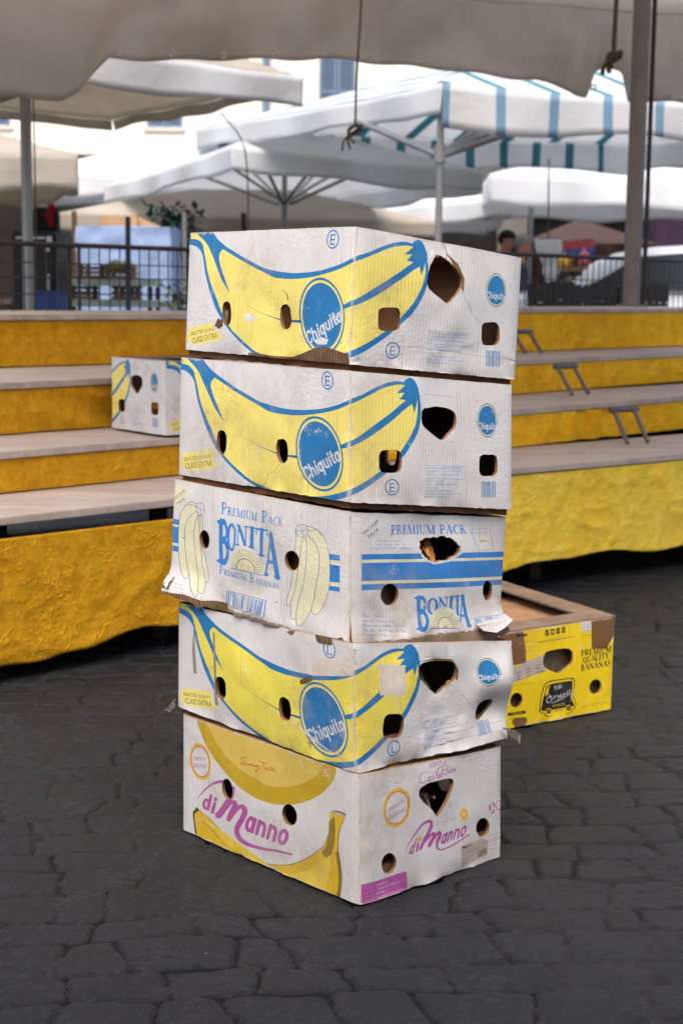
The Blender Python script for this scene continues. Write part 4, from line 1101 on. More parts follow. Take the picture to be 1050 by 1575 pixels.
# ------------------------------------------------------------------ the cartons
BOXW = [np.array(q) for q in (
 [[-0.301, 3.0303, 1.1589], [0.0194, 2.638, 1.1595], [0.3285, 2.8895, 1.1155], [-0.3093, 3.0205, 0.9301], [0.0092, 2.6272, 0.9236], [0.3206, 2.8798, 0.887]],
 [[-0.3175, 3.0144, 0.9227], [0.0114, 2.615, 0.921], [0.3145, 2.8665, 0.8853], [-0.3209, 3.0035, 0.6896], [0.0141, 2.6049, 0.6931], [0.3185, 2.8551, 0.6485]],
 [[-0.3284, 3.0027, 0.6896], [0.0143, 2.6137, 0.683], [0.3109, 2.8725, 0.6398], [-0.3374, 2.9964, 0.4689], [0.017, 2.6065, 0.4564], [0.3037, 2.8687, 0.4368]],
 [[-0.3195, 2.9822, 0.45], [0.0202, 2.5878, 0.4607], [0.3231, 2.8391, 0.4126], [-0.3207, 2.9751, 0.2371], [0.0308, 2.578, 0.2288], [0.3133, 2.8353, 0.2228]],
 [[-0.3081, 2.9514, 0.2342], [0.0363, 2.5744, 0.2347], [0.3075, 2.8238, 0.2145], [-0.3084, 2.9472, 0.0011], [0.0394, 2.5702, 0.0013], [0.3118, 2.8223, -0.0003]])]

def shift_art(a, f, fn):
    g = a.f; a.f = f; fn(a); a.f = g

def carton(corners, artL, artR, label, group, bul=(.004, .004), crush=(.004, .004), flare=(None, None), seed=0, top='kraft', kraft=None, backs=True, tray=True):
    TL, TC, TR, BL, BC, BR = (np.asarray(p, float) for p in corners)
    TB = TL + TR - TC; BB = BL + BR - BC
    base = (BL + BC + BR + BB) / 4
    root = empty('banana_carton', tuple(base))
    tag(root, label, 'carton', group)
    ofs = lambda *p: [q - base for q in p]
    cL = compile_art(artL); cR = compile_art(artR)
    make_panel('long_side', root, cL, *ofs(BL, BC, TC, TL), bulge=bul[0], crush=crush[0], seed=seed, flare=flare[0])
    make_panel('handle_end', root, cR, *ofs(BC, BR, TR, TC), bulge=bul[1], crush=crush[1], seed=seed + 2, flare=flare[1])
    make_panel('long_side', root, cL, *ofs(BR, BB, TB, TR), bulge=.003, crush=.003, seed=seed + 5)
    make_panel('handle_end', root, cR, *ofs(BB, BL, TL, TB), bulge=.003, crush=.003, seed=seed + 7)
    k = kraft or M_KRAFT
    up = np.array([0, 0, 1.0])
    slab('lid_top', root, ofs(*(p - 0.002 * up for p in (TL, TC, TR, TB))), 0.006, k if top == 'kraft' else top, inner=(.17, .2), pad=0.010)
    if tray:
        slab('tray_base', root, ofs(*(p + 0.0125 * up for p in (BL, BC, BR, BB))), 0.006, k, pad=0.012)
        # the tray's own walls, just inside the cover, showing as a brown lip below its ragged edge
        q = [p + 0.0 * up for p in (BL, BC, BR, BB)]
        c = sum(q) / 4
        o = [p + (c - p) / np.linalg.norm(c - p) * .0135 for p in q]; i = [p + (c - p) / np.linalg.norm(c - p) * .022 for p in q]
        V = []; n = 24
        for lay, zt in ((o, -.004), (o, 0.055), (i, 0.055), (i, -.004)):
            for s in range(4):
                for m in range(n):
                    p = lay[s] * (1 - m / n) + lay[(s + 1) % 4] * m / n
                    V.append(p + up * (zt + (.0012 * math.sin(m * 2.3 + s + seed) if zt < .01 and seed < 5 else .004 if zt < .01 else 0)) - base)
        N = 4 * n
        F = [(a * N + m, a * N + (m + 1) % N, ((a + 1) % 4) * N + (m + 1) % N, ((a + 1) % 4) * N + m) for a in range(4) for m in range(N)]
        np_mesh('tray_wall', V, F, k, root)
    return root, base

def inner_wall(root, base, A, B, T, dep, h, mat=None, d0=.03):
    """kraft tray wall standing a little behind a face; A, B bottom corners, T a top corner"""
    A, B, T = (np.asarray(q, float) for q in (A, B, T))
    ex = (B - A) / np.linalg.norm(B - A); up = (T - A); n = np.cross(ex, up); n /= np.linalg.norm(n)
    a = A - n * dep + ex * d0; b = B - n * dep - ex * d0
    V = [a, b, b + up * h, a + up * h]; V += [v - n * .004 for v in V]
    V = [v + up * .06 - base for v in V]
    np_mesh('inner_tray_wall', V, [(0, 1, 2, 3), (7, 6, 5, 4), (0, 4, 5, 1), (1, 5, 6, 2), (2, 6, 7, 3), (3, 7, 4, 0)], mat or M_KRAFTG, root)

def paper_flap(root, base, pts, name='torn_flap', seed=0, mat=None, th=.002, curl=.012):
    """a torn, curling scrap of board; pts: row A and row B of 3-D points"""
    A, B = (np.asarray(q, float) for q in pts)
    n, m = len(A), 6
    rg = np.random.RandomState(seed)
    V = []
    for j in range(m):
        t = j / (m - 1)
        P = A * (1 - t) + B * t
        P = P + np.array([0, -1, 0.25]) * curl * t * t + rg.uniform(-1, 1, P.shape) * (.0022 if j else .0006)
        V.append(P)
    V = np.vstack(V)
    F = [(j * n + i, j * n + i + 1, (j + 1) * n + i + 1, (j + 1) * n + i) for j in range(m - 1) for i in range(n - 1)]
    o = np_mesh(name, V - base, F, [mat or M_LINER, M_KRAFT], root, uv=np.c_[V[:, 0], V[:, 2]])
    l = o.data.uv_layers.new(name='Unit')
    l.data.foreach_set('uv', np.full(len(o.data.loops) * 2, .5, np.float32))
    s = o.modifiers.new('thickness', 'SOLIDIFY'); s.thickness = th; s.offset = 0; s.material_offset = 0; s.material_offset_rim = 1
    return o

G = 'stack of five banana cartons'
# topmost
a = big_banana_left('E', 'yellow', seed=11)
def _t1(a):
    c = lambda p: C((260, 330), 3.5, p)
    a.poly('torn', c([(430, 742), (480, 748), (560, 760), (660, 766), (720, 746), (790, 716), (852, 714), (962, 752), (975, 840), (600, 840), (430, 800)]))
    a.poly('white', c([(232, 590), (250, 562), (300, 580), (292, 620), (262, 632), (240, 610)])); a.poly('torn', c([(245, 600), (262, 560), (290, 570), (292, 600), (270, 618)]))
    a.poly('white', c([(412, 545), (440, 532), (472, 548), (460, 578), (420, 576)]))
    a.poly('white', c([(782, 680), (820, 660), (860, 672), (850, 700), (800, 700)]))
    a.strokes('scuff', stroke(c([(610, 405), (635, 425), (645, 460)]), [.5, 1.2, 2.4]))
shift_art(a, homog(quadL(0)), _t1)
r0 = lambda p: C((520, 330), 3.5, p)
f0 = homog(quadR(0)); inv = np.linalg
b = big_banana_right('E', 'yellow', heart=[(0, 0), (1e-3, 0), (0, 1e-3)], sq=[], seed=12)
b.holes = []
def _t2(a):
    a.poly('white', r0([(470, 250), (500, 190), (545, 150), (610, 150), (580, 215), (520, 220), (480, 290)]))
    a.poly('scuff', r0([(570, 200), (640, 270), (668, 345), (660, 420), (640, 380), (600, 250)]))
    a.strokes('grey', stroke(r0([(648, 418), (690, 480), (720, 545), (775, 590)]), [.4, .9, .5]), stroke(r0([(300, 705), (480, 720), (650, 745), (960, 790)]), .5), stroke(r0([(668, 720), (740, 690), (790, 670)]), .5))
    a.strokes('scuff', stroke(r0([(560, 150), (580, 200), (572, 240)]), 1.0), stroke(r0([(872, 762), (940, 785), (965, 800)]), [.5, 1.4, .6]))
    a.poly('white', r0([(60, 790), (200, 785), (280, 800), (420, 830), (600, 850), (760, 860), (960, 880), (960, 940), (60, 860)]))
    a.hole(r0([(470, 330), (485, 280), (520, 218), (545, 222), (590, 255), (630, 300), (655, 340), (655, 385), (625, 430), (590, 468), (568, 480), (540, 455), (505, 425), (478, 400), (466, 370)]))
    a.hole(stadium(r0([(273, 563)])[0], 61 / 3.5, 64 / 3.5, e=4, jit=.015)); a.hole(stadium(r0([(815, 642)])[0], 50 / 3.5, 63 / 3.5, e=3.6, jit=.03))
shift_art(b, f0, _t2)
root1, base1 = carton(BOXW[0], a, b, 'white carton with a big blue-outlined yellow banana, topmost of the stack, torn diamond handle hole', G, bul=(.006, .010), crush=(.006, .010), seed=1)
A = [np.array((0.135, 2.725, 1.142)) + np.array((.05, .04, -.005)) * i / 4 for i in range(5)]
# second
a = big_banana_left('E', 'yellow', seed=21)
a.strokes('scuff', stroke(C((260, 330), 3.5, [(605, 1340), (570, 1385), (540, 1395), (535, 1430), (505, 1470)]), .5, False))
b = big_banana_right('E', 'yellow', seed=22)
root2, base2 = carton(BOXW[1], a, b, 'white big-banana carton with a heart-shaped handle hole, second from the top of the stack', G, bul=(.004, .005), crush=(.005, .006), seed=2)
# third
def fl3L(u, v): return 0.026 * np.clip(1 - v / .28, 0, 1) ** 2 * np.clip(1 - u / .22, 0, 1) + 0.008 * np.clip(1 - v / .2, 0, 1) * np.sin(u * 9) ** 2
def fl3R(u, v): return 0.020 * np.clip(1 - v / .22, 0, 1) ** 2 * np.clip((u - .66) / .34, 0, 1) + 0.006 * np.clip(1 - v / .2, 0, 1)
root3, base3 = carton(BOXW[2], sunny_left(), sunny_right(), 'white carton with two pale banana bunches and blue bars, middle of the stack', G, bul=(.006, .006), crush=(.007, .008), flare=(fl3L, fl3R), seed=3)
inner_wall(root3, base3, BOXW[2][3], BOXW[2][4], BOXW[2][0], .024, .86, M_KRAFTL)
inner_wall(root3, base3, BOXW[2][4], BOXW[2][5], BOXW[2][1], .024, .44)
# fourth
a = big_banana_left('L', 'lyellow', seed=41)
def _t4(a):
    c = lambda p: C((250, 900), 3.5, p)
    a.strokes('grey', stroke(c([(168, 230), (166, 340), (172, 465)]), [2, 4.5, 5])); a.strokes('grey', stroke(c([(272, 250), (282, 420), (285, 590), (288, 635)]), [3, 3.5, 4, 5]))
    a.poly('scuff', c([(728, 500), (760, 488), (798, 476), (800, 505), (760, 522), (730, 524)]))
    a.poly('tapew', c([(800, 410), (850, 380), (930, 400), (1020, 440), (1020, 485), (800, 478)]))
    a.strokes('white', stroke(c([(540, 640), (650, 700), (720, 745), (800, 820), (900, 890), (1000, 930)]), [.5, 1.6, 1.2, 2.2, 1.4, .6]), stroke(c([(690, 720), (790, 800), (850, 850)]), [.4, 1.2, .4]))
shift_art(a, homog(quadL(3)), _t4)
b = big_banana_right('L', 'lyellow', heart=[(0, 0), (1e-3, 0), (0, 1e-3)], sq=[], seed=42)
b.holes = []
def _t5(a):
    c = lambda p: C((520, 950), 3.5, p)
    a.text('dblue', 'EU-04', c([(104, 262)])[0], (-1, -88 / 3.5), (-20 / 3.5, 0), res=1)
    a.poly('tapew', c([(248, 255), (400, 262), (398, 425), (245, 428)]))
    a.strokes('white', stroke(c([(575, 420), (572, 500), (560, 540)]), .9)); a.strokes('grey', stroke(c([(680, 395), (745, 480), (790, 560)]), .6), stroke(c([(400, 640), (520, 650), (700, 600), (880, 560)]), .5), stroke(c([(540, 690), (700, 640), (890, 600)]), .4))
    a.poly('scuff', c([(480, 240), (560, 222), (650, 225), (686, 290), (680, 345), (668, 330), (655, 250), (560, 236)]))
    a.hole(sm(c([(475, 290), (490, 255), (530, 240), (600, 236), (650, 240), (672, 265), (676, 310), (655, 350), (615, 385), (580, 418), (545, 395), (510, 360), (480, 330), (475, 290)]), 3)[:-1])
    a.hole(stadium(c([(322, 588)])[0], 60 / 3.5, 64 / 3.5, e=3.4, tilt=-.1, jit=.02)); a.hole(sm(c([(790, 470), (820, 452), (850, 450), (848, 490), (820, 530), (785, 552), (765, 545), (772, 505), (790, 470)]), 3)[:-1])
shift_art(b, homog(quadR(3)), _t5)
def fl4R(u, v): return 0.022 * np.exp(-((u - .93) / .10) ** 2 - ((v - .62) / .26) ** 2) - 0.020 * np.exp(-((u - .86) / .09) ** 2 - ((v - .36) / .14) ** 2) + 0.012 * np.clip(1 - v / .25, 0, 1) * np.clip((u - .2) / .8, 0, 1)
root4, base4 = carton(BOXW[3], a, b, 'crumpled big-banana carton marked with a circled L, fourth from the top of the stack', G, bul=(.006, .006), crush=(.007, .013), flare=(None, fl4R), seed=4)
# bottom
root5, base5 = carton(BOXW[4], manno_left(), manno_right(), 'white carton with magenta lettering standing on the cobbles, lowest of the stack', G, bul=(.004, .004), crush=(.003, .005), seed=5, tray=True)

# scraps torn loose from the cartons
p = lambda *q: [np.array(x, float) for x in q]
TR4 = BOXW[3][2]; BR4 = BOXW[3][5]
paper_flap(root3, base3, (p((.245, 2.79, .452), (.268, 2.81, .455), (.29, 2.83, .457), (.306, 2.85, .461)), p((.264, 2.790, .440), (.286, 2.805, .434), (.304, 2.82, .437), (.320, 2.836, .449))), seed=3, curl=.006)
paper_flap(root3, base3, (p((-.322, 2.97, .50), (-.331, 2.985, .50), (-.338, 3.0, .50)), p((-.336, 2.960, .480), (-.341, 2.97, .482), (-.346, 2.985, .476))), seed=4, curl=.004)
paper_flap(root4, base4, (p((.302, 2.805, .255), (.312, 2.815, .248), (.316, 2.825, .238)), p((.325, 2.80, .250), (.334, 2.805, .242), (.335, 2.81, .226))), seed=5)
paper_flap(root4, base4, (p((-.318, 2.955, .262), (-.322, 2.965, .255), (-.322, 2.975, .246)), p((-.338, 2.945, .243), (-.336, 2.95, .239), (-.330, 2.96, .234))), seed=6, curl=.002)

# dry leaf scraps seen through the middle carton's handle hole
def leaf_litter(name, c, rad, label, seed, rgb):
    rg = random.Random(seed)
    bm = bmesh.new()
    for k in range(46):
        o = Vector((c[0] + rg.uniform(-1, 1) * rad[0], c[1] + rg.uniform(-1, 1) * rad[1], c[2] + rg.uniform(-.5, 1) * rad[2]))
        d = Vector((rg.uniform(-1, 1), rg.uniform(-1, 1), rg.uniform(-.4, .5))).normalized(); n = d.cross(Vector((0, 0, 1))).normalized()
        L_, W_ = rg.uniform(.025, .045), rg.uniform(.004, .012)
        pr = None
        for i in range(6):
            t = i / 5; wd = W_ * math.sin(math.pi * (0.08 + .84 * t)); q = o + d * L_ * t + Vector((0, 0, -.03 * t * t + .01 * math.sin(4 * t + k)))
            cur = [bm.verts.new(q - n * wd + Vector((0, 0, .5 * wd))), bm.verts.new(q), bm.verts.new(q + n * wd + Vector((0, 0, .5 * wd)))]
            if pr:
                bm.faces.new((pr[0], pr[1], cur[1], cur[0])); bm.faces.new((pr[1], pr[2], cur[2], cur[1]))
            pr = cur
    return tag(bm_obj(name, bm, mat_simple(name, rgb, .8, var=.5, scale=30), smooth=True), label, 'dry leaves', kind='stuff')
leaf_litter('dry_leaf_scraps', (.124, 2.778, .602), (.02, .02, .02), 'dry orange-brown leaf scraps inside the middle carton, seen through its handle hole', 3, (168, 112, 48))
leaf_litter('crumpled_packing_leaves', (.124, 2.755, .365), (.02, .02, .02), 'dull brown packing leaves behind the handle hole of the crumpled carton', 5, (120, 96, 60))
leaf_litter('packing_scraps', (.135, 2.745, .135), (.02, .02, .02), 'pale packing scraps inside the lowest carton of the stack', 6, (164, 148, 124))

# yellow carton on the ground to the right
Bl = np.array((.382, 3.664, .001)); Br = np.array((.699, 3.878, .001))
d = (Br - Bl) / np.linalg.norm(Br - Bl); nrm = np.array((-d[1], d[0], 0))
long_ = np.array((-0.385, 0.742, 0)) ; long_ = long_ / np.linalg.norm(long_)
LY = 0.52
H_ = np.array((0, 0, .241))
yroot = empty('banana_carton', tuple((Bl + Br) / 2 + long_ * LY / 2))
tag(yroot, 'bright yellow carton with a black van badge, open on the cobbles right of the stack', 'carton')
yb = np.array(yroot.location)
P_ = dict(bl=Bl, br=Br, fr=Br + long_ * LY, fl=Bl + long_ * LY)
cF = compile_art(yellow_front())
sd_ = plain_side((.52, .24), 'oy', 5); cS = compile_art(sd_)
mp = lambda a, b: (a - yb, b - yb, b + H_ - yb, a + H_ - yb)
make_panel('handle_end', yroot, cF, *mp(P_['bl'], P_['br']), bulge=.003, crush=.003, seed=31)
make_panel('long_side', yroot, cS, *mp(P_['br'], P_['fr']), bulge=.003, crush=.003, seed=32)
make_panel('handle_end', yroot, cF, *mp(P_['fr'], P_['fl']), bulge=.003, crush=.003, seed=33)
make_panel('long_side', yroot, cS, *mp(P_['fl'], P_['bl']), bulge=.003, crush=.003, seed=34)
tp = [P_['bl'] + H_ - yb, P_['br'] + H_ - yb, P_['fr'] + H_ - yb, P_['fl'] + H_ - yb]
slab('lid_top', yroot, [q + np.array((0, 0, .0025)) for q in tp], .005, M_KRAFTG, inner=(.20, .15), pad=.002)
slab('paper_liner', yroot, [q - np.array((0, 0, .028)) for q in tp], .004, M_KRAFTL, pad=.02)
inner_wall(yroot, yb, P_['bl'], P_['br'], P_['bl'] + H_, .026, .78)
slab('tray_base', yroot, [q - np.array((0, 0, .228)) for q in tp], .005, M_KRAFT, pad=.012)

# small carton on the second tier, left
def shelf_carton():
    Bl = np.array((-.782, 5.26, .577)); Br = np.array((-.566, 4.985, .577)); H = np.array((0, 0, .245))
    d = (Br - Bl) / np.linalg.norm(Br - Bl); bk = np.array((-d[1], d[0], 0)); L = .5
    root = empty('banana_carton', tuple((Bl + Br) / 2 + bk * L / 2)); o = np.array(root.location)
    tag(root, 'small dusty carton with a banana tip, on the yellow stand left of the stack', 'carton')
    a = big_banana_right('L', 'yellow', seed=61); l = big_banana_left('L', 'yellow', seed=62)
    cR, cL = compile_art(a), compile_art(l)
    f = lambda p: p - o
    Fr, Fl = Br + bk * L, Bl + bk * L
    make_panel('handle_end', root, cR, f(Bl), f(Br), f(Br + H), f(Bl + H), bulge=.004, crush=.004, seed=61)
    make_panel('long_side', root, cL, f(Br), f(Fr), f(Fr + H), f(Br + H), bulge=.004, crush=.004, seed=62)
    make_panel('handle_end', root, cR, f(Fr), f(Fl), f(Fl + H), f(Fr + H), bulge=.004, crush=.004, seed=63)
    make_panel('long_side', root, cL, f(Fl), f(Bl), f(Bl + H), f(Fl + H), bulge=.004, crush=.004, seed=64)
    slab('lid_top', root, [f(p + H - np.array((0, 0, .003))) for p in (Bl, Br, Fr, Fl)], .005, M_KRAFTG, inner=(.2, .17), pad=.008)
    slab('tray_base', root, [f(p + np.array((0, 0, .014))) for p in (Bl, Br, Fr, Fl)], .005, M_KRAFT, pad=.012)
shelf_carton()

# ------------------------------------------------------------------ tiered stands under yellow cloth
M_PLANK = mat_wood('bleached board', (176, 160, 148), (2, 14, 14))
M_VEL_L = mat_velvet('shade-darkened velvet', (182, 124, 14), (208, 156, 28), .35, .42)  # same yellow cloth, shade on the left run mixed into its colour
M_VEL_R = mat_velvet('golden velvet', (212, 148, 12), (238, 184, 36), .4, .4)
M_VEL_Y = mat_velvet('crushed yellow velvet', (228, 182, 44), (244, 210, 84), .45, .5)
M_BACK = mat_simple('light-blocking cloth', (28, 25, 23), .9, 0, .2, 8)
M_ALU = mat_simple('dull aluminium', (98, 95, 90), .5, .5, .2)
M_DARK = mat_simple('dark iron', (58, 52, 48), .6, .3)

def line2(a, b, t): return np.array(a) * (1 - t) + np.array(b) * t

def drape(name, root, o, A, B, ztop, hem, mat, wr=.012, folds=0.0, seed=0, n=150, m=46, out=None, bunch=None):
    """hanging cloth from A to B (ground-plan points); hem(t) is its lower edge height"""
    A = np.array(A, float); B = np.array(B, float); d = B - A; L = np.linalg.norm(d); d /= L
    nr = np.array((d[1], -d[0])) * (1 if out is None else out)
    if nr[1] > 0: nr = -nr
    t = np.linspace(0, 1, n)[None, :]; s = np.linspace(0, 1, m)[:, None]
    hz = np.array([hem(x) for x in t[0]])[None, :]
    Z = ztop * (1 - s) + hz * s + 0 * t
    x = t * L + 0 * s
    D = wr * (ridge(x * 7 + seed, Z * 7 + seed * 3, 3) * 1.2 - .4) * np.minimum(1, s * 6) * 1.4 + wr * 1.2 * fbm(x * 3 + seed, Z * 3, 3) * np.minimum(1, s * 5)
    D = D + folds * np.sin(x * 34 + 3 * np.sin(x * 5 + seed)) * s * (.4 + .6 * vnoise(x * 3 + seed, x * 0))
    if bunch is not None: D = D + bunch(x / L, s)
    D = D + .004
    X = A[0] + d[0] * x + nr[0] * D; Y = A[1] + d[1] * x + nr[1] * D
    V = np.stack([X, Y, Z], -1).reshape(-1, 3) - o
    ix = np.arange(n * m).reshape(m, n)
    F = np.stack([ix[:-1, :-1], ix[1:, :-1], ix[1:, 1:], ix[:-1, 1:]], -1).reshape(-1, 4)
    ob = np_mesh(name, V, F, mat, root, smooth=True)
    sl = ob.modifiers.new('thickness', 'SOLIDIFY'); sl.thickness = .003
    return ob

def tier_board(root, o, f0, f1, b0, b1, z, th=.022, name='tier_board'):
    bm = bmesh.new()
    P = [(*f0, z), (*f1, z), (*b1, z), (*b0, z)]
    top = [bm.verts.new(np.array(p) - o) for p in P]; bot = [bm.verts.new(np.array(p) - o - np.array((0, 0, th))) for p in P]
    bm.faces.new(top); bm.faces.new(bot[::-1])
    for i in range(4): bm.faces.new((top[i], bot[i], bot[(i + 1) % 4], top[(i + 1) % 4]))
    bmesh.ops.bevel(bm, geom=bm.edges[:], offset=.003, segments=2, affect='EDGES')
    return bm_obj(name, bm, M_PLANK, root)

def stand(label, tiers, cloths, hems, name='tiered_stand'):
    f0 = np.array(tiers[0][1]); f1 = np.array(tiers[0][2])
    o = np.array((*((f0 + f1) / 2), 0.0))
    root = empty(name, tuple(o)); tag(root, label, 'display stand')
    for k, (z, a, b, c, d) in enumerate(tiers):
        ext = lambda p, q, e: tuple(np.array(q) + (np.array(q) - np.array(p)) / np.linalg.norm(np.array(q) - np.array(p)) * e)
        tier_board(root, o, a, b, ext(a, c, .09), ext(b, d, .09), z)
        zb = tiers[k - 1][0] if k else 0
        ins = lambda p, q: tuple(np.array(p) + (np.array(q) - np.array(p)) / np.linalg.norm(np.array(q) - np.array(p)) * .02)
        A, B = ins(a, c), ins(b, d)
        top = z - .024 - (hems[0][1] if k == 0 else 0)
        drape('cloth_riser' if k else 'cloth_skirt', root, o, A, B, top, hems[0][0] if k == 0 else (lambda t, zb=zb: zb + .004), cloths[k], wr=hems[k][2], folds=hems[k][3], seed=k * 7 + len(label), bunch=hems[k][4] if len(hems[k]) > 4 else None)
    # unseen dark cloth added at the back and both ends to keep light out
    z, a, b, c, d = tiers[-1]
    drape('added_back_cloth', root, o, c, d, z - .03, lambda t: .01, M_BACK, wr=.006, seed=9, n=60, m=20)
    for e, sg in ((1, 1), (2, -1)):
        pts = [(*tiers[0][e], .01)]
        for zz, *fb in tiers:
            pts += [(*fb[e - 1], zz - .026), (*fb[e + 1], zz - .026)]
        pts.append((*tiers[-1][e + 2], .01))
        pts = [np.array(p) - o for p in pts]
        dx = np.array(tiers[0][2 if e == 1 else 1]) - np.array(tiers[0][e]); dx = np.array((*dx / np.linalg.norm(dx), 0)) * .02
        bm = bmesh.new(); vs = [bm.verts.new(p + dx) for p in pts]; bm.faces.new(vs)
        ob = bm_obj('added_end_cloth', bm, M_BACK, root); md = ob.modifiers.new('t', 'SOLIDIFY'); md.thickness = .004
    # trestle legs
    for k, (z, a, b, c, d) in enumerate(tiers):
        for t in (.06, .5, .94):
            x, y = line2(a, b, t); bx_, by_ = line2(c, d, t)
            x, y = x * .55 + bx_ * .45, y * .55 + by_ * .45
            bm = bmesh.new()
            box(bm, x - .02 - o[0], x + .02 - o[0], y - .02 - o[1], y + .02 - o[1], 0, z - .024)
            bm_obj('trestle_leg', bm, M_DARK, root)
    return root, o

def hemL(t): return .035 + .012 * math.sin(t * 9) + .055 / (1 + math.exp(-(t - .33) * 40)) + .006 * math.sin(t * 31)
def hemR(t): return .10 + .012 * math.sin(t * 11 + 1) + .006 * math.sin(t * 29)
def bunchL(t, s): return .0 * t
DZ = .945
left_t = [(.45, (-.952, 3.999), (-.09, 4.85), (-1.058, 4.453), (-.10, 5.40)),
          (.575, (-1.06, 4.43), (-.10, 5.46), (-1.166, 4.925), (-.11, 6.05)),
          (.745, (-1.175, 4.90), (-.12, 6.12), (-1.36, 5.764), (-.13, 6.86)),
          (DZ, (-1.40, 5.79), (-.14, 6.95), (-1.62, 6.75), (-.16, 7.9))]
def diag(t, s): return .014 * np.sin((t * 9 - s * 2.2) * 3.0) * np.exp(-((t - .45) / .25) ** 2) * np.minimum(1, s * 4)
stand('yellow-draped tiered stand behind the stack, its left run in darker mustard cloth', left_t, [M_VEL_L] * 4,
      [(hemL, .035, .006, .003), (None, 0, .004, .0), (None, 0, .006, .002, diag), (None, 0, .004, .0)])
right_t = [(.45, (-.085, 4.80), (1.446, 6.022), (-.095, 5.33), (1.634, 6.822)),
           (.600, (-.095, 5.22), (1.75, 7.20), (-.105, 6.00), (1.95, 8.10)),
           (.752, (-.115, 5.88), (2.00, 8.36), (-.125, 6.62), (2.25, 9.48)),
           (.968, (-.135, 6.74), (2.22, 9.30), (-.15, 7.6), (2.45, 10.3))]
def gath(t, s): return .03 * np.sin(t * 95) * np.exp(-((t - .62) / .06) ** 2) * (1 - s * .5)
stand('yellow-draped tiered stand behind the stack, its right run in bright crushed cloth', right_t, [M_VEL_Y, M_VEL_R, M_VEL_R, M_VEL_R],
      [(hemR, .002, .009, .004), (None, 0, .007, .003, gath), (None, 0, .007, .004), (None, 0, .008, .002)])

def bracket(p, d, z, label, hgt=.13, ln=.16):
    """folding metal support lying on a tier: two rails and cross pieces"""
    root = empty('metal_bracket', (*p, z)); tag(root, label, 'bracket', None)
    d = Vector((*d, 0)).normalized(); n = Vector((-d.y, d.x, 0))
    for s in (-1, 1):
        bm = bmesh.new(); c = n * .055 * s
        tube(bm, [c + Vector((0, 0, .012)), c - d * ln * .55 + Vector((0, 0, hgt))], .009, 8); bm_obj('rail', bm, M_ALU, root)
    bm = bmesh.new()
    tube(bm, [-n * .075 - d * ln * .55 + Vector((0, 0, hgt)), n * .075 - d * ln * .55 + Vector((0, 0, hgt))], .012, 8)
    bm_obj('crossbar', bm, M_ALU, root)
bracket((1.03, 6.78), (.55, -.6), .602, 'small grey metal bracket on the second tier, right of the stack')
bracket((.90, 7.42), (.5, -.6), .754, 'small grey metal bracket on the upper tier, beside the edge of the topmost carton', .11)
bracket((1.17, 6.16), (.5, -.75), .452, 'small grey metal bracket on the lowest tier at the right end', .14)

# ------------------------------------------------------------------ wire barriers along the top deck
def wire_barrier(A, B, z, h, step, rows, label, gate=None):
    A = Vector((*A, z)); B = Vector((*B, z)); d = (B - A).normalized(); L = (B - A).length
    root = empty('wire_barrier', A); tag(root, label, 'barrier')
    up = Vector((0, 0, 1))
    bm = bmesh.new()
    tube(bm, [up * h, d * L + up * h], .011, 8); bm_obj('top_rail', bm, M_DARK, root)
    bm = bmesh.new()
    for k in range(int(L / step) + 1): tube(bm, [d * k * step, d * k * step + up * (h - .01)], .0032, 5)
    for r in rows: tube(bm, [up * h * r - d.cross(up) * .005, d * L + up * h * r - d.cross(up) * .005], .003, 5)
    bm_obj('wire_mesh', bm, M_DARK, root)
    for t in ((0, .98) if gate is None else (0, gate, gate + .028, .98)):
        bm = bmesh.new(); tube(bm, [d * L * t, d * L * t + up * h * 1.0], .008, 8); bm_obj('post', bm, M_DARK, root)
wire_barrier((-1.72, 6.35), (-.55, 7.72), .947, .285, .060, (.25, .5, .72), 'dark wire barrier on the top deck left of the stack', .44)
wire_barrier((.62, 7.75), (2.30, 9.65), .97, .27, .058, (.28, .55), 'dark wire barrier on the top deck right of the stack')

# ------------------------------------------------------------------ canopies
M_CANV = mat_canvas('grey brown canvas', (222, 213, 202), .8, .2)
M_WHITE = mat_canvas('white canvas', (238, 240, 242), .5, .06)
M_CREAM = mat_canvas('cream canvas', (234, 232, 224), .5, .1)
M_GREYC = mat_canvas('grey canvas', (214, 206, 192), .5, .14)
M_TEAL = mat_canvas('teal stripe canvas', (92, 158, 172), .45, .1)
M_BLUE = mat_canvas('blue stripe canvas', (146, 184, 212), .45, .1)
M_POST = mat_simple('taupe painted post', (122, 116, 111), .55, .1, .15)
M_STEEL = mat_simple('grey steel tube', (150, 152, 152), .4, .6, .15)
M_ROPE = mat_simple('hemp rope', (96, 84, 68), .9, 0, .3, 30)

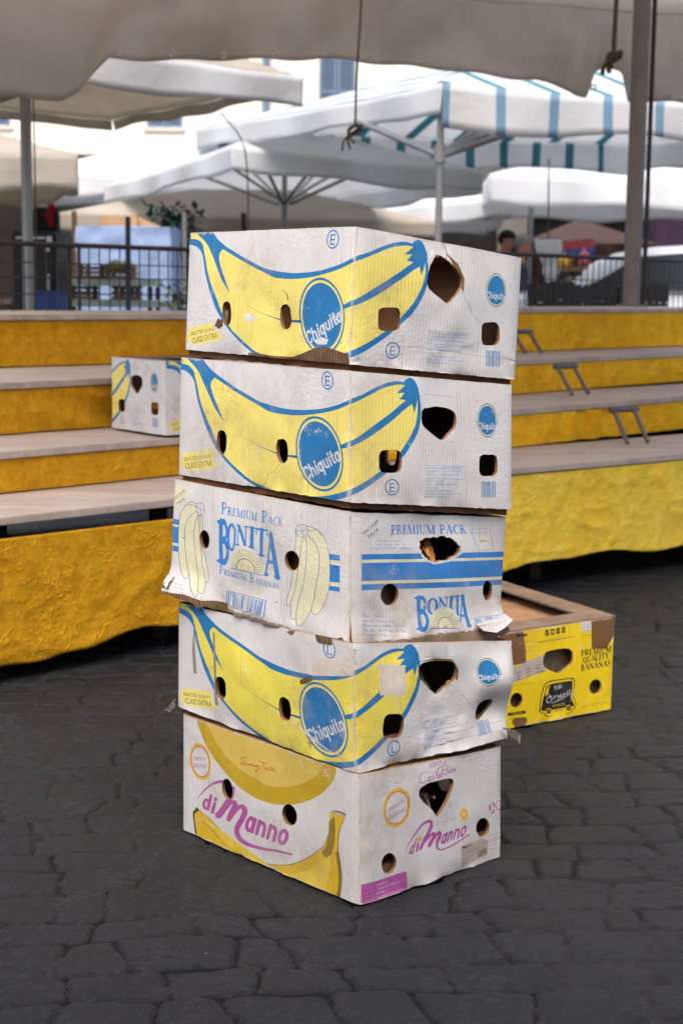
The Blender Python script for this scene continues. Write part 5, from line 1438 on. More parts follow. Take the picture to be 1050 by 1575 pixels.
def canopy(label, name, q, ze, za, hv, mat, struts=True, pole=None, pole_z=0, stripes=None, sag=.03, seed=0, val_mat=None, lift=None, pole_r=.025, cat='umbrella', group=None, hub=.45, back=()):
    """four-sided market canopy: q ground-plan corners (ccw), ze eave height, za peak height, hv valance depth"""
    q = [np.array(p, float) for p in q]
    c = sum(q) / 4
    root = empty(name, (c[0], c[1], 0)); o = np.array((c[0], c[1], 0)); tag(root, label, cat, group)
    n = 44
    s, t = np.meshgrid(np.linspace(0, 1, n + 1), np.linspace(0, 1, n + 1))
    P = (q[0][:, None, None] * (1 - s) + q[1][:, None, None] * s) * (1 - t) + (q[3][:, None, None] * (1 - s) + q[2][:, None, None] * s) * t
    r = np.maximum(np.abs(2 * s - 1), np.abs(2 * t - 1)); cor = np.minimum(np.abs(2 * s - 1), np.abs(2 * t - 1))
    Z = ze + (za - ze) * (1 - r) - sag * np.sin(np.pi * r) * (1 - cor ** 2) * .8 - sag * .6 * r ** 3 * (1 - cor ** 2) + .03 * fbm(s * 5 + seed, t * 5 + seed, 3)
    if lift is not None: Z = Z + lift[0] * (1 - s) * (1 - t) + lift[1] * s * (1 - t) + lift[2] * s * t + lift[3] * (1 - s) * t
    V = np.stack([P[0], P[1], Z], -1).reshape(-1, 3) - o
    ix = np.arange((n + 1) ** 2).reshape(n + 1, n + 1)
    F = np.stack([ix[:-1, :-1], ix[:-1, 1:], ix[1:, 1:], ix[1:, :-1]], -1).reshape(-1, 4)
    sc, tc = (s[:-1, :-1] + s[1:, 1:]) / 2, (t[:-1, :-1] + t[1:, 1:]) / 2
    mi = np.zeros(n * n, int)
    if stripes: mi = (np.mod(sc * stripes[0] + stripes[2], 1) < stripes[1]).astype(int).ravel()
    ob = np_mesh('canopy_cloth', V, F, [mat] + ([stripes[3]] if stripes else []), root, mi, smooth=True)
    # valance round the four sides
    Vv = []; Fv = []; mv = []
    m = 150; rows = 6
    for e in range(4):
        a = np.linspace(0, 1, m + 1)
        S_, T_2 = ((a, 0 * a), (0 * a + 1, a), (1 - a, 0 * a + 1), (0 * a, 1 - a))[e]
        i = np.clip((S_ * n), 0, n); j = np.clip((T_2 * n), 0, n)
        i0 = np.minimum(i.astype(int), n - 1); j0 = np.minimum(j.astype(int), n - 1)
        fi, fj = i - i0, j - j0
        g = lambda M: (M[j0, i0] * (1 - fi) + M[j0, i0 + 1] * fi) * (1 - fj) + (M[j0 + 1, i0] * (1 - fi) + M[j0 + 1, i0 + 1] * fi) * fj
        X, Y, Zz = g(P[0]), g(P[1]), g(Z)
        cc = np.array([X.mean() - c[0], Y.mean() - c[1]]); cc /= np.linalg.norm(cc)
        b = len(Vv)
        for rr in range(rows):
            h = rr / (rows - 1)
            wv = .018 * h * np.sin(a * 23 + e * 2 + seed) + .03 * h * fbm(a * 6 + e + seed, a * 0 + seed, 2)
            drop = (hv * .4 if e in back else hv if not (stripes and e == 3) else hv * .66) * (1 + .10 * np.sin(a * 12.0 + e) * h + .1 * fbm(a * 9 + seed, a * 0 + e, 2) * h)
            Vv += list(np.stack([X + cc[0] * (.004 + wv), Y + cc[1] * (.004 + wv), Zz - drop * h + .002], -1) - o)
        for rr in range(rows - 1):
            for k in range(m):
                k0 = b + rr * (m + 1) + k
                Fv.append((k0, k0 + m + 1, k0 + m + 2, k0 + 1))
                if stripes:
                    x = (k + .5) / m
                    mv.append((1 if e == 0 else 2) if (e in (0, 2) and np.mod(x * stripes[0] + stripes[2] if e == 0 else x * 12.6 + .2, 1) < (stripes[1] if e == 0 else .24)) else 0)
                else: mv.append(1 if e in back else 0)
    ob2 = np_mesh('valance', np.array(Vv), Fv, [val_mat or mat] + ([stripes[4], stripes[3]] if stripes else [mat]), root, mv, smooth=True)
    for x in (ob, ob2): md = x.modifiers.new('thickness', 'SOLIDIFY'); md.thickness = .003; md.offset = 0
    if pole is not None:
        px, py = pole[0] - c[0], pole[1] - c[1]
        bm = bmesh.new(); top = za - .03 if (abs(px) + abs(py)) < .3 else ze + .05
        tube(bm, [(px, py, pole_z), (px, py, top)], pole_r, 14); bm_obj('pole', bm, M_STEEL, root)
        if struts:
            zc = ze - hub * .35
            for k in range(4):
                for f in ((0,) if not stripes else (0,)):
                    e = q[k] - c
                    bm = bmesh.new(); tube(bm, [(px + e[0] * .03, py + e[1] * .03, zc), (px + (e[0] - px) * .62, py + (e[1] - py) * .62, ze + (za - ze) * .32)], .016, 8); bm_obj('strut', bm, M_STEEL, root)
                e = (q[k] + q[(k + 1) % 4]) / 2 - c
                bm = bmesh.new(); tube(bm, [(px, py, zc + .01), (px + (e[0] - px) * .6, py + (e[1] - py) * .6, ze + (za - ze) * .34)], .014, 8); bm_obj('strut', bm, M_STEEL, root)
    return root

# the awning whose hem hangs across the top of the picture: we look at it from beneath
def near_awning():
    A, B = np.array((-2.3, 6.9)), np.array((2.9, 9.2))           # its far hem, seen against the square
    C_, D = np.array((3.4, 4.3)), np.array((-1.5, 3.0))           # its hem on our side, above the picture
    o = np.array((.6, 5.7, 0)); root = empty('market_awning', tuple(o))
    tag(root, 'large grey-brown canvas awning overhead with an eyeleted hem along the top', 'awning')
    n, m = 120, 40
    s, t = np.meshgrid(np.linspace(0, 1, n + 1), np.linspace(0, 1, m + 1))
    XY = (A[:, None, None] * (1 - s) + B[:, None, None] * s) * (1 - t) + (D[:, None, None] * (1 - s) + C_[:, None, None] * s) * t
    ez = 2.36 + .03 * np.sin(s * 5) + .25 * s
    Z = ez + .85 * np.sin(np.pi * np.clip(t, 0, 1)) ** .9 + .03 * fbm(s * 6, t * 4, 3) + .02 * np.sin(s * 40) * (1 - t) * .3
    V = np.stack([XY[0], XY[1], Z], -1).reshape(-1, 3) - o
    ix = np.arange((n + 1) * (m + 1)).reshape(m + 1, n + 1)
    F = np.stack([ix[:-1, :-1], ix[:-1, 1:], ix[1:, 1:], ix[1:, :-1]], -1).reshape(-1, 4)
    ob = np_mesh('canopy_cloth', V, F, M_CANV, root, smooth=True)
    # hem flap, with a dipped corner on the left and a tied-up notch on the right
    S = np.linspace(0, 1, 361); rows = 14
    X = A[0] * (1 - S) + B[0] * S; Y = A[1] * (1 - S) + B[1] * S
    px = 525 + X / Y * 2400                                        # only used to name places along the hem
    hx = np.array([-2.3, -1.25, -1.16, -1.03, -.6, -.1, .3, .9, 1.20, 1.245, 1.30, 1.37, 1.41, 2.9])
    hz = np.array([1.87, 1.87, 1.90, 2.05, 2.065, 2.09, 2.075, 2.03, 1.96, 2.08, 2.11, 2.08, 1.95, 1.95])
    yo = 6.9 + (hx + 2.3) / 5.2; kx = hx / yo; hx = kx * 7.917 / (1 - .4423 * kx); hz = CAM_H + (hz - CAM_H) * (6.9 + (hx + 2.3) * .4423) / yo
    hx = np.where((hx > 1.3) & (hx < 1.75), hx * .955, hx)
    low = np.interp(X, hx, hz)
    low = low + .006 * np.sin(S * 90)
    top = 2.36 + .03 * np.sin(S * 5) + .25 * S + .01
    VV = []
    for r_ in range(rows):
        h = r_ / (rows - 1)
        pull = np.exp(-((X - 1.40) / .18) ** 2)
        D_ = .02 * np.sin(S * 60) * h + .05 * fbm(S * 14, S * 0 + h * 2.2, 3) * h + .03 * pull * np.sin(X * 60) * h
        D_ = D_ + .05 * np.exp(-((X + 1.15 + (1 - h) * -.35) / .10) ** 2)
        VV.append(np.stack([X - .02 * h, Y - .004 - D_, top * (1 - h) + low * h], -1) - o)
    V = np.vstack(VV); k = len(S); ix = np.arange(k * rows).reshape(rows, k)
    F = np.stack([ix[:-1, :-1], ix[1:, :-1], ix[1:, 1:], ix[:-1, 1:]], -1).reshape(-1, 4)
    ob2 = np_mesh('hem_flap', V, F, M_CANV, root, smooth=True)
    for x in (ob, ob2): md = x.modifiers.new('thickness', 'SOLIDIFY'); md.thickness = .003; md.offset = 0
    ring = mat_simple('eyelet metal', (210, 206, 196), .35, .8)
    for xx in np.arange(-1.05, 2.0, .235):
        s_ = (xx - A[0]) / (B[0] - A[0]); yy = A[1] * (1 - s_) + B[1] * s_
        bm = bmesh.new()
        zz = float(np.interp(xx, X, low)) + .022
        tube(bm, [(xx - o[0] + .013 * math.cos(u), yy - .035, zz + .013 * math.sin(u)) for u in np.linspace(0, 2 * math.pi, 13)], .005, 6)
        bmesh.ops.translate(bm, verts=bm.verts, vec=(0, -o[1], 0))
        bm_obj('eyelet', bm, ring, root)
    # seam ribs and posts
    for p in ((1.513, 8.05, .972),):
        pass
near_awning()

def post(name, x, y, z0, z1, r, mat, label, cat='post', n=16):
    bm = bmesh.new(); tube(bm, [(0, 0, z0), (0, 0, z1)], r, n)
    tube(bm, [(0, 0, z0), (0, 0, z0 + .012)], r * 1.8, n)
    o = bm_obj(name, bm, mat, smooth=False); o.location = (x, y, 0); return tag(o, label, cat)
post('awning_post', 1.478, 8.12, .98, 3.2, .044, M_POST, 'thick taupe post rising from the top deck at the right')
post('awning_post', -1.72, 8.6, 0, 2.5, .030, M_STEEL, 'slim grey post at the left, behind the wire barrier')
post('thin_post', 1.585, 8.35, .98, 2.9, .012, M_DARK, 'thin dark rod just beside the thick taupe post')

def rope(pts, r, label, knot=None, mat=None, name='rope'):
    bm = bmesh.new(); tube(bm, sm3(pts), r, 7)
    if knot:
        k = Vector(knot); rg = random.Random(2)
        for i in range(3):
            tube(bm, sm3([k + Vector((.03 * math.cos(t + i), .02 * math.sin(2 * t + i), .022 * math.sin(t * 1.3 + i))) for t in np.linspace(0, 6.3, 9)]), r * 1.25, 7)
        for i in range(4):
            d = Vector((rg.uniform(-.06, .0), rg.uniform(-.02, .02), -rg.uniform(.05, .10)))
            tube(bm, sm3([k, k + d * .5 + Vector((-.02, 0, 0)), k + d]), r * 1.0, 6)
    return tag(bm_obj(name, bm, mat or M_ROPE, smooth=True), label, 'rope')
def sm3(pts, n=5):
    P = [Vector(p) for p in pts]
    if len(P) < 3: return P
    Q = [2 * P[0] - P[1]] + P + [2 * P[-1] - P[-2]]; out = []
    for i in range(1, len(Q) - 2):
        a, b, c, d = Q[i - 1:i + 3]
        for k in range(n):
            t = k / n; out.append(0.5 * (2 * b + (c - a) * t + (2 * a - 5 * b + 4 * c - d) * t * t + (3 * b - a - 3 * c + d) * t ** 3))
    return out + [P[-1]]
rope([(.065, 7.02, 2.75), (.06, 7.0, 2.3), (.045, 6.98, 2.0), (.04, 6.97, 1.76)], .005, 'brown rope hanging from the awning with a loose knot at its end', (.04, 6.97, 1.74))
rope([(1.41, 8.45, 2.8), (1.40, 8.44, 2.5), (1.395, 8.43, 2.29), (1.395, 8.42, 2.25)], .013, 'short tie of cord gathering the awning hem at the right', (1.395, 8.42, 2.27))
rope([(-1.66, 8.5, 2.4), (-1.655, 8.5, 1.6), (-1.66, 8.5, 1.0)], .004, 'thin cord hanging beside the slim left post')
rope([(-.72, 9.2, 2.05), (-.60, 9.2, 1.9), (-.565, 9.2, 1.7), (-.56, 9.2, 1.35)], .004, 'thin bent wire under the left umbrella')

canopy('grey-white square umbrella at the upper left, its valance in a paler canvas', 'market_umbrella', [(-2.45, 6.95), (-.24, 8.85), (-1.55, 10.6), (-3.7, 8.8)], 2.21, 2.80, .17, M_GREYC, pole=(-1.98, 8.8), seed=2, val_mat=M_WHITE, lift=(.06, 0, -.06, 0), back=(1, 2))
canopy('white striped canopy with teal and blue bars at the upper right', 'market_canopy', [(.575, 9.55), (3.6, 10.6), (2.6, 14.6), (-1.25, 13.4)], 2.25, 2.85, .25, M_WHITE, pole=(.57, 9.66), struts=False, stripes=(8.8, .19, .06, M_TEAL, M_BLUE), seed=5, lift=(.02, 0, .14, .12), pole_r=.022, cat='canopy')
canopy('white square umbrella with splayed steel ribs, low in the middle distance', 'market_umbrella', [(-.86, 12.0), (1.13, 13.1), (-.1, 16.6), (-2.35, 15.6)], 2.05, 2.55, .17, M_WHITE, pole=(-.545, 14.3), seed=8, lift=(.06, -.02, -.03, -.02), hub=.7)
canopy('low white umbrella at the right, partly behind the taupe post', 'market_umbrella', [(1.39, 15.3), (4.4, 15.6), (4.3, 18.4), (1.5, 18.6)], 2.16, 2.7, .27, M_WHITE, pole=(1.98, 16.9), seed=11)
canopy('small white umbrella sagging above the middle of the stack', 'market_umbrella', [(-.05, 16.3), (1.75, 16.6), (1.7, 19.0), (-.1, 18.9)], 1.92, 2.4, .20, M_WHITE, pole=(.75, 18.0), seed=14, lift=(-.05, .12, 0, 0))
canopy('dull grey umbrella at the far left edge', 'market_umbrella', [(-4.1, 11.4), (-2.05, 12.2), (-2.9, 14.8), (-5.0, 14.2)], 2.05, 2.5, .28, M_GREYC, pole=(-3.5, 13.2), seed=17)
canopy('grey-brown canopy behind the pale blue sheeted stack', 'market_canopy', [(-2.6, 14.5), (.9, 15.4), (.6, 18.6), (-2.9, 17.8)], 1.72, 2.2, .16, M_GREYC, seed=20, pole=(-1.0, 16.6), cat='canopy')

canopy('broad grey-brown awning added unseen behind the photographer to cut sky light', 'market_awning', [(-4.6, -3.6), (4.4, -4.2), (4.6, .55), (-4.4, .95)], 2.25, 2.9, .22, M_CANV, pole=(.3, -1.8), seed=31, cat='awning', pole_r=.03)  # added out of view to hold back sky light on the lower cartons
canopy('pale square umbrella far back between the left umbrella and the ribbed one', 'market_umbrella', [(-3.6, 17.2), (-.5, 17.9), (-.8, 19.9), (-3.8, 19.6)], 2.28, 2.75, .24, M_WHITE, pole=(-2.2, 18.7), seed=41)
# two struts braced to the striped canopy's corner post
def braces():
    root = empty('canopy_brace', (.57, 9.66, 0)); tag(root, 'fan of grey steel braces at the striped canopy corner post', 'brace')
    for e, z in (((-.50, .95), 2.16), ((.36, .55), 2.14), ((.52, .5), 2.14), ((.70, .45), 2.12)):
        bm = bmesh.new(); tube(bm, [(0, 0, 1.86), (e[0], e[1], z)], .022, 8); bm_obj('strut', bm, M_STEEL, root)
    bm = bmesh.new(); tube(bm, [(0, 0, 1.82), (0, 0, 1.92)], .036, 12); bm_obj('collar', bm, M_STEEL, root)
braces()

# ------------------------------------------------------------------ the square behind
def at(px, py, Y):
    """a photo pixel at depth Y as a point in the square"""
    return ((px - 525) / FPX * Y, CAM_H + (430 + .0116 * (px - 525) - py) / FPX * Y)

def building():
    Y = 40.0
    root = empty('apartment_building', (0, Y, 0)); tag(root, 'cream plastered building with blue louvred shutters across the square', 'building')
    M_CR = mat_simple('cream plaster', (238, 230, 216), .85, 0, .06, 1.2, .3, 12)
    M_BASE = mat_simple('shade-dark plaster base', (104, 96, 90), .9, 0, .25, 2, .3, 10)  # ground floor coloured dark to stand for shade under the umbrellas
    M_SH = mat_simple('blue grey shutter', (112, 132, 156), .6, 0, .12)
    M_ST = mat_simple('pale stone trim', (214, 206, 192), .8)
    M_HOLE = mat_simple('shop shade panel', (30, 25, 22), .9)  # dark sheet colour standing for the shade inside the openings
    wins = [-.23 + 4.3 * (k - 4) for k in range(9)]
    def wall_with(name, x0, x1, z0, z1, ops, mat, th=.5):
        bm = bmesh.new()
        xs = sorted({x0, x1} | {v for o in ops for v in o[:2]}); zs = sorted({z0, z1} | {v for o in ops for v in o[2:]})
        for i in range(len(xs) - 1):
            for j in range(len(zs) - 1):
                cx, cz = (xs[i] + xs[i + 1]) / 2, (zs[j] + zs[j + 1]) / 2
                if any(o[0] < cx < o[1] and o[2] < cz < o[3] for o in ops): continue
                box(bm, xs[i], xs[i + 1], 0, th, zs[j], zs[j + 1])
        bmesh.ops.remove_doubles(bm, verts=bm.verts, dist=1e-4)
        return bm_obj(name, bm, mat, root)
    rows = (5.0, 8.6, 12.2)
    ops = [(x - .45, x + .45, z, z + 1.9) for x in wins for z in rows]
    wall_with('wall', -22, 22, 4.4, 16, ops, M_CR)
    sh = [(-20 + 4.1 * k, -17.2 + 4.1 * k, .0, 3.1) for k in range(10)]
    wall_with('ground_floor', -22, 22, 0, 4.3, sh, M_BASE)
    bm = bmesh.new(); box(bm, -22, 22, -.12, .55, 4.3, 4.4); bm_obj('string_course', bm, M_ST, root)
    for o in sh:
        bm = bmesh.new(); box(bm, o[0], o[1], .52, .56, o[2], o[3]); bm_obj('shop_shade_panel', bm, M_HOLE, root)
    for x in wins:
        for z in rows:
            w = empty('window', (x, 0, z)); w.parent = root
            bm = bmesh.new(); box(bm, -.52, .52, -.06, .04, -.1, -.002); bm_obj('sill', bm, M_ST, w)
            for s in (-1, 1):
                bm = bmesh.new()
                x0, x1 = (-.445, -.012) if s < 0 else (.012, .445)
                for a, b in ((x0, x0 + .06), (x1 - .06, x1)): box(bm, a, b, .02, .07, 0, 1.9)
                for a, b in ((0, .07), (.92, .98), (1.83, 1.9)): box(bm, x0 + .06, x1 - .06, .022, .068, a, b)
                k = .10
                while k < 1.8:
                    if not .9 < k < 1.0: box(bm, x0 + .06, x1 - .06, .03, .05, k, k + .035)
                    k += .065
                bm_obj('shutter', bm, M_SH, w)
            bm = bmesh.new(); box(bm, -.45, .45, .3, .34, 0, 1.9); bm_obj('pane', bm, M_HOLE, w)
    bm = bmesh.new(); tube(bm, [(-2.0, -.1, 0), (-2.0, -.1, 15.9)], .09, 10); bm_obj('downpipe', bm, M_SH, root)
    bm = bmesh.new(); box(bm, -22.4, 22.4, -.8, .6, 16, 16.3); bm_obj('cornice', bm, M_ST, root)
building()

def stall(label, x0, x1, y0, y1, h, rgb, counter):
    root = empty('market_stall', ((x0 + x1) / 2, (y0 + y1) / 2, 0)); o = np.array(root.location); tag(root, label, 'market stall', 'closed stalls at the back of the square')
    m = mat_canvas('stall tarpaulin', rgb, .12, .4)
    n = 40
    A = [(x0, y0), (x1, y0), (x1, y1), (x0, y1)]
    V = []; F = []
    P = [np.array(A[i]) * (1 - t) + np.array(A[(i + 1) % 4]) * t for i in range(4) for t in np.linspace(0, 1, n, endpoint=False)]
    c = np.array(((x0 + x1) / 2, (y0 + y1) / 2))
    for r_ in range(8):
        z = h * r_ / 7
        for k, p in enumerate(P):
            d = (p - c) / np.linalg.norm(p - c)
            q = p + d * (.05 * math.sin(k * 1.7) * (1 - r_ / 7) + .03 * math.sin(k * .37 + r_))
            V.append((q[0], q[1], z))
    N = len(P)
    for r_ in range(7):
        for k in range(N): F.append((r_ * N + k, r_ * N + (k + 1) % N, (r_ + 1) * N + (k + 1) % N, (r_ + 1) * N + k))
    np_mesh('tarpaulin', np.array(V) - o, F, m, root, smooth=True)
    V2 = np.array([(*p, h) for p in P] + [(c[0], c[1], h + .35)]) - o
    np_mesh('tarpaulin_top', V2, [(k, (k + 1) % N, N) for k in range(N)], m, root)
    bm = bmesh.new(); box(bm, x0 - o[0] + .1, x1 - o[0] - .1, y0 - o[1] - .55, y0 - o[1] - .08, .82, .88); bm_obj('counter', bm, mat_simple('counter top', counter, .7), root)
    for s in (x0 + .18, x1 - .18):
        bm = bmesh.new(); box(bm, s - o[0] - .03, s - o[0] + .03, y0 - o[1] - .5, y0 - o[1] - .44, 0, .82); bm_obj('counter_leg', bm, M_DARK, root)
stall('dark brown stall added for the umbrella shade at the far left of the square', -8.2, -4.0, 20, 22.5, 2.35, (42, 34, 30), (70, 58, 48))  # the dark stalls in this row stand in for shade beneath the umbrellas
stall('dark green-black stall added for the umbrella shade behind the pale blue sheeted stack', -3.7, -.9, 20.5, 23, 2.3, (34, 44, 42), (60, 62, 56))
stall('near-black stall added for the umbrella shade behind the top of the carton stack', -.6, 1.9, 20, 22.4, 2.25, (36, 31, 30), (60, 52, 48))
stall('brown wooden-toned closed stall beside the white car', 2.2, 3.75, 18.8, 21.5, 1.62, (78, 58, 50), (90, 46, 46))
stall('dark violet stall added for the umbrella shade at the far right', 4.0, 8.0, 20.4, 22.6, 2.2, (62, 42, 66), (66, 54, 60))

stall('long dark olive stall added unseen behind the photographer to block low sky light', -7, 7, -9.5, -7, 2.6, (58, 58, 50), (70, 62, 52))  # unseen, added against light from the low horizon

# left: sheeted stack, racks, crates, cabinet
def sheeted():
    Y = 11.6
    x0, z1 = at(119, 336, Y); x1, _ = at(262, 336, Y)
    root = empty('sheeted_stack', ((x0 + x1) / 2, Y + .35, 0)); o = np.array(root.location); tag(root, 'tall stack wrapped in pale blue plastic sheeting left of the cartons', 'sheeted stack')
    n, m = 120, 60
    per = [(x0, Y), (x1, Y), (x1, Y + .7), (x0, Y + .7)]
    P = [np.array(per[i]) * (1 - t) + np.array(per[(i + 1) % 4]) * t for i in range(4) for t in np.linspace(0, 1, 40, endpoint=False)]
    N = len(P); V = []; c = np.array((o[0], o[1]))
    for j in range(m):
        z = z1 * j / (m - 1)
        for k, p in enumerate(P):
            d = (p - c) / np.linalg.norm(p - c)
            w_ = .022 * fbm(np.array(k * .12), np.array(z * 9.0), 3) * 2 + .012 * ridge(np.array(k * .05), np.array(z * 5.0), 2)
            q = p + d * float(w_); V.append((q[0], q[1], z))
    F = [(j * N + k, j * N + (k + 1) % N, (j + 1) * N + (k + 1) % N, (j + 1) * N + k) for j in range(m - 1) for k in range(N)]
    M_ = mat_canvas('pale blue sheeting', (168, 190, 226), .3, .1)
    np_mesh('plastic_sheet', np.array(V) - o, F, M_, root, smooth=True)
    V2 = np.array([(*p, z1) for p in P] + [(c[0], c[1], z1 + .02)]) - o
    np_mesh('sheet_top', V2, [(k, (k + 1) % N, N) for k in range(N)], M_, root)
sheeted()
M_CRATE = mat_wood('crate wood', (126, 96, 68), (30, 3, 3))
M_BLUEP = mat_simple('blue plastic', (38, 66, 132), .45)
M_BLKP = mat_simple('black plastic', (26, 26, 28), .5)
M_GREENW = mat_simple('pale green shelf', (176, 196, 186), .6)

def crate(x, y, z, w_, d_, h, mat, label, name='produce_crate', slats=3, group=None, solid=False, base=True):
    root = empty(name, (x, y, z)); tag(root, label, 'crate', group)
    for (a, b, c, e, side) in ((-w_ / 2, w_ / 2, -d_ / 2, -d_ / 2 + .012, 's'), (-w_ / 2, w_ / 2, d_ / 2 - .012, d_ / 2, 's'), (-w_ / 2, -w_ / 2 + .012, -d_ / 2 + .013, d_ / 2 - .013, 'e'), (w_ / 2 - .012, w_ / 2, -d_ / 2 + .013, d_ / 2 - .013, 'e')):
        bm = bmesh.new(); g = h / slats
        for k in range(slats): box(bm, a, b, c, e, k * g + .004, (k + (.98 if solid else .76)) * g)
        bm_obj('side_panel' if side == 's' else 'end_panel', bm, mat, root)
    for sx in (-1, 1):
        for sy in (-1, 1):
            bm = bmesh.new(); xx = sx * (w_ / 2 - .028); yy = sy * (d_ / 2 - .028); box(bm, xx - .014, xx + .014, yy - .014, yy + .014, 0, h + .01); bm_obj('corner_post', bm, mat, root)
    bm = bmesh.new(); box(bm, -w_ / 2 + .014, w_ / 2 - .014, -d_ / 2 + .014, d_ / 2 - .014, .006, .016); bm_obj('bottom_panel', bm, mat, root)
    return root

def rack():
    Y = 10.3
    x0, zt = at(88, 414, Y); x1, _ = at(236, 414, Y); _, zl = at(160, 447, Y)
    root = empty('market_rack', ((x0 + x1) / 2, Y + .25, 0)); o = root.location; tag(root, 'two-level rack with pale green shelves in front of the blue sheeting', 'rack')
    for z, x1_ in ((zt, x1), (zl, at(262, 447, Y)[0])):
        bm = bmesh.new(); box(bm, x0 - o[0], x1_ - o[0], -.25, .25, z - .045, z); bm_obj('shelf', bm, M_GREENW, root)
    for x in (x0 + .03, x1 - .03):
        for y in (-.22, .22):
            bm = bmesh.new(); box(bm, x - o[0] - .015, x - o[0] + .015, y - .015, y + .015, 0, zl - .046); bm_obj('leg', bm, M_DARK, root)
            bm = bmesh.new(); box(bm, x - o[0] - .015, x - o[0] + .015, y - .015, y + .015, zl + .002, zt - .047); bm_obj('leg', bm, M_DARK, root)
    return Y, zt, zl
RY, RZT, RZL = rack()
def produce(x, y, z, rgb, label, n, sp, r):
    bm = bmesh.new(); rg = random.Random(n)
    for k in range(n):
        M = Matrix.Translation((rg.uniform(-sp, sp), rg.uniform(-.13, .13), rg.uniform(0, .03))) @ Matrix.Rotation(rg.uniform(0, 3), 4, 'Z') @ Matrix.Diagonal((1.15, 1, .92, 1))
        bmesh.ops.create_icosphere(bm, subdivisions=2, radius=r * rg.uniform(.85, 1.1), matrix=M)
    o = bm_obj('cabbage_heap', bm, mat_simple('heaped produce', rgb, .7, 0, .5, 14, .6, 30), smooth=True); o.location = (x, y, z)
    tag(o, label, 'produce', kind='stuff')
xa = at(138, 400, RY)[0]; xb = at(178, 400, RY)[0]
crate(xa, RY + .22, RZT + .001, .19, .34, .085, M_CRATE, 'wooden crate on the upper shelf of the rack, its left one')
crate(xb, RY + .22, RZT + .001, .19, .34, .085, M_CRATE, 'wooden crate of pale greens on the upper shelf of the rack')
produce(xb, RY + .22, RZT + .07, (150, 156, 108), 'pale green vegetables heaped in the upper crate', 16, .06, .035)
crate(at(115, 440, RY)[0], RY + .22, RZL + .001, .21, .34, .095, M_CRATE, 'reddish wooden crate on the lower shelf of the rack at its left')
crate(at(188, 440, RY)[0], RY + .22, RZL + .001, .16, .34, .10, M_CRATE, 'small brown crate on the lower shelf of the rack')

def cabinet():
    Y = 9.4
    x0, z1 = at(20, 343, Y); x1, _ = at(87, 343, Y); 
    root = empty('black_cabinet', ((x0 + x1) / 2, Y + .25, 0)); o = root.location; tag(root, 'tall black metal cabinet with a white-marked display at the left edge', 'cabinet')
    bm = bmesh.new(); box(bm, x0 - o[0], x1 - o[0], -.25, .25, 0, z1); bmesh.ops.bevel(bm, geom=bm.edges[:], offset=.012, segments=2, affect='EDGES'); bm_obj('body', bm, M_BLKP, root)
    wm = mat_simple('white print', (214, 224, 236), .5); bm = bmesh.new()
    za = at(60, 352, Y)[1]
    box(bm, x0 - o[0] + .03, x1 - o[0] - .06, -.262, -.252, za - .012, za); bm_obj('display_bar', bm, wm, root)
    bm = bmesh.new(); box(bm, x1 - o[0] - .05, x1 - o[0] - .02, -.262, -.252, za - .055, za + .004); bm_obj('display_mark', bm, wm, root)
    bm = bmesh.new(); box(bm, x1 - o[0] - .06, x1 - o[0] - .035, -.262, -.252, za - .085, za - .065); bm_obj('display_mark', bm, wm, root)
    bm = bmesh.new(); tube(bm, [(x1 - o[0] - .04, -.28, z1 - .4), (x1 - o[0] - .04, -.28, z1 - .25)], .01, 8); bm_obj('handle', bm, M_STEEL, root)
cabinet()
xq, zq = at(76, 462, 8.9)
crate(xq, 9.0, zq - .30, .14, .30, .40, M_BLUEP, 'blue plastic crate below the black cabinet', slats=4, solid=True)
post('umbrella_pole_dark', at(197, 380, 9.9)[0], 9.9, 0, at(197, 322, 9.9)[1], .017, mat_simple('slate tube', (72, 80, 94), .5, .3), 'dark slate pole standing before the pale blue sheeting', 'pole')
def sheets():
    Y = 12.6; root = empty('plywood_sheets', (0, Y, 0)); tag(root, 'tan plywood sheets standing behind the pale blue sheeting', 'boards')
    m = mat_wood('plywood', (196, 158, 112), (4, 4, 12))
    for a, b, t, k in ((156, 211, 320, 0), (212, 252, 322, .06)):
        x0, z1 = at(a, t, Y); x1, _ = at(b, t, Y)
        bm = bmesh.new(); vs = box(bm, x0, x1, k, k + .03, 0, z1)
        if k: vs[5].co.z -= .09; vs[7].co.z -= .09
        bm_obj('sheet', bm, m, root)
sheets()
def red_rag():
    x, z = at(80, 318, 9.7); bm = bmesh.new()
    n = 9
    g = [[bm.verts.new((.05 * (i / (n - 1) - .5) * (1 - .4 * j / n) + .01 * math.sin(j), .012 * math.sin(i * 1.9 + j), -.14 * j / (n - 1))) for i in range(n)] for j in range(n)]
    for j in range(n - 1):
        for i in range(n - 1): bm.faces.new((g[j][i], g[j][i + 1], g[j + 1][i + 1], g[j + 1][i]))
    o = bm_obj('red_rag', bm, mat_simple('red cloth', (176, 30, 44), .8), smooth=True); o.location = (x, 9.7, z + .06); tag(o, 'small red rag hanging near the slim left post', 'rag')
red_rag()

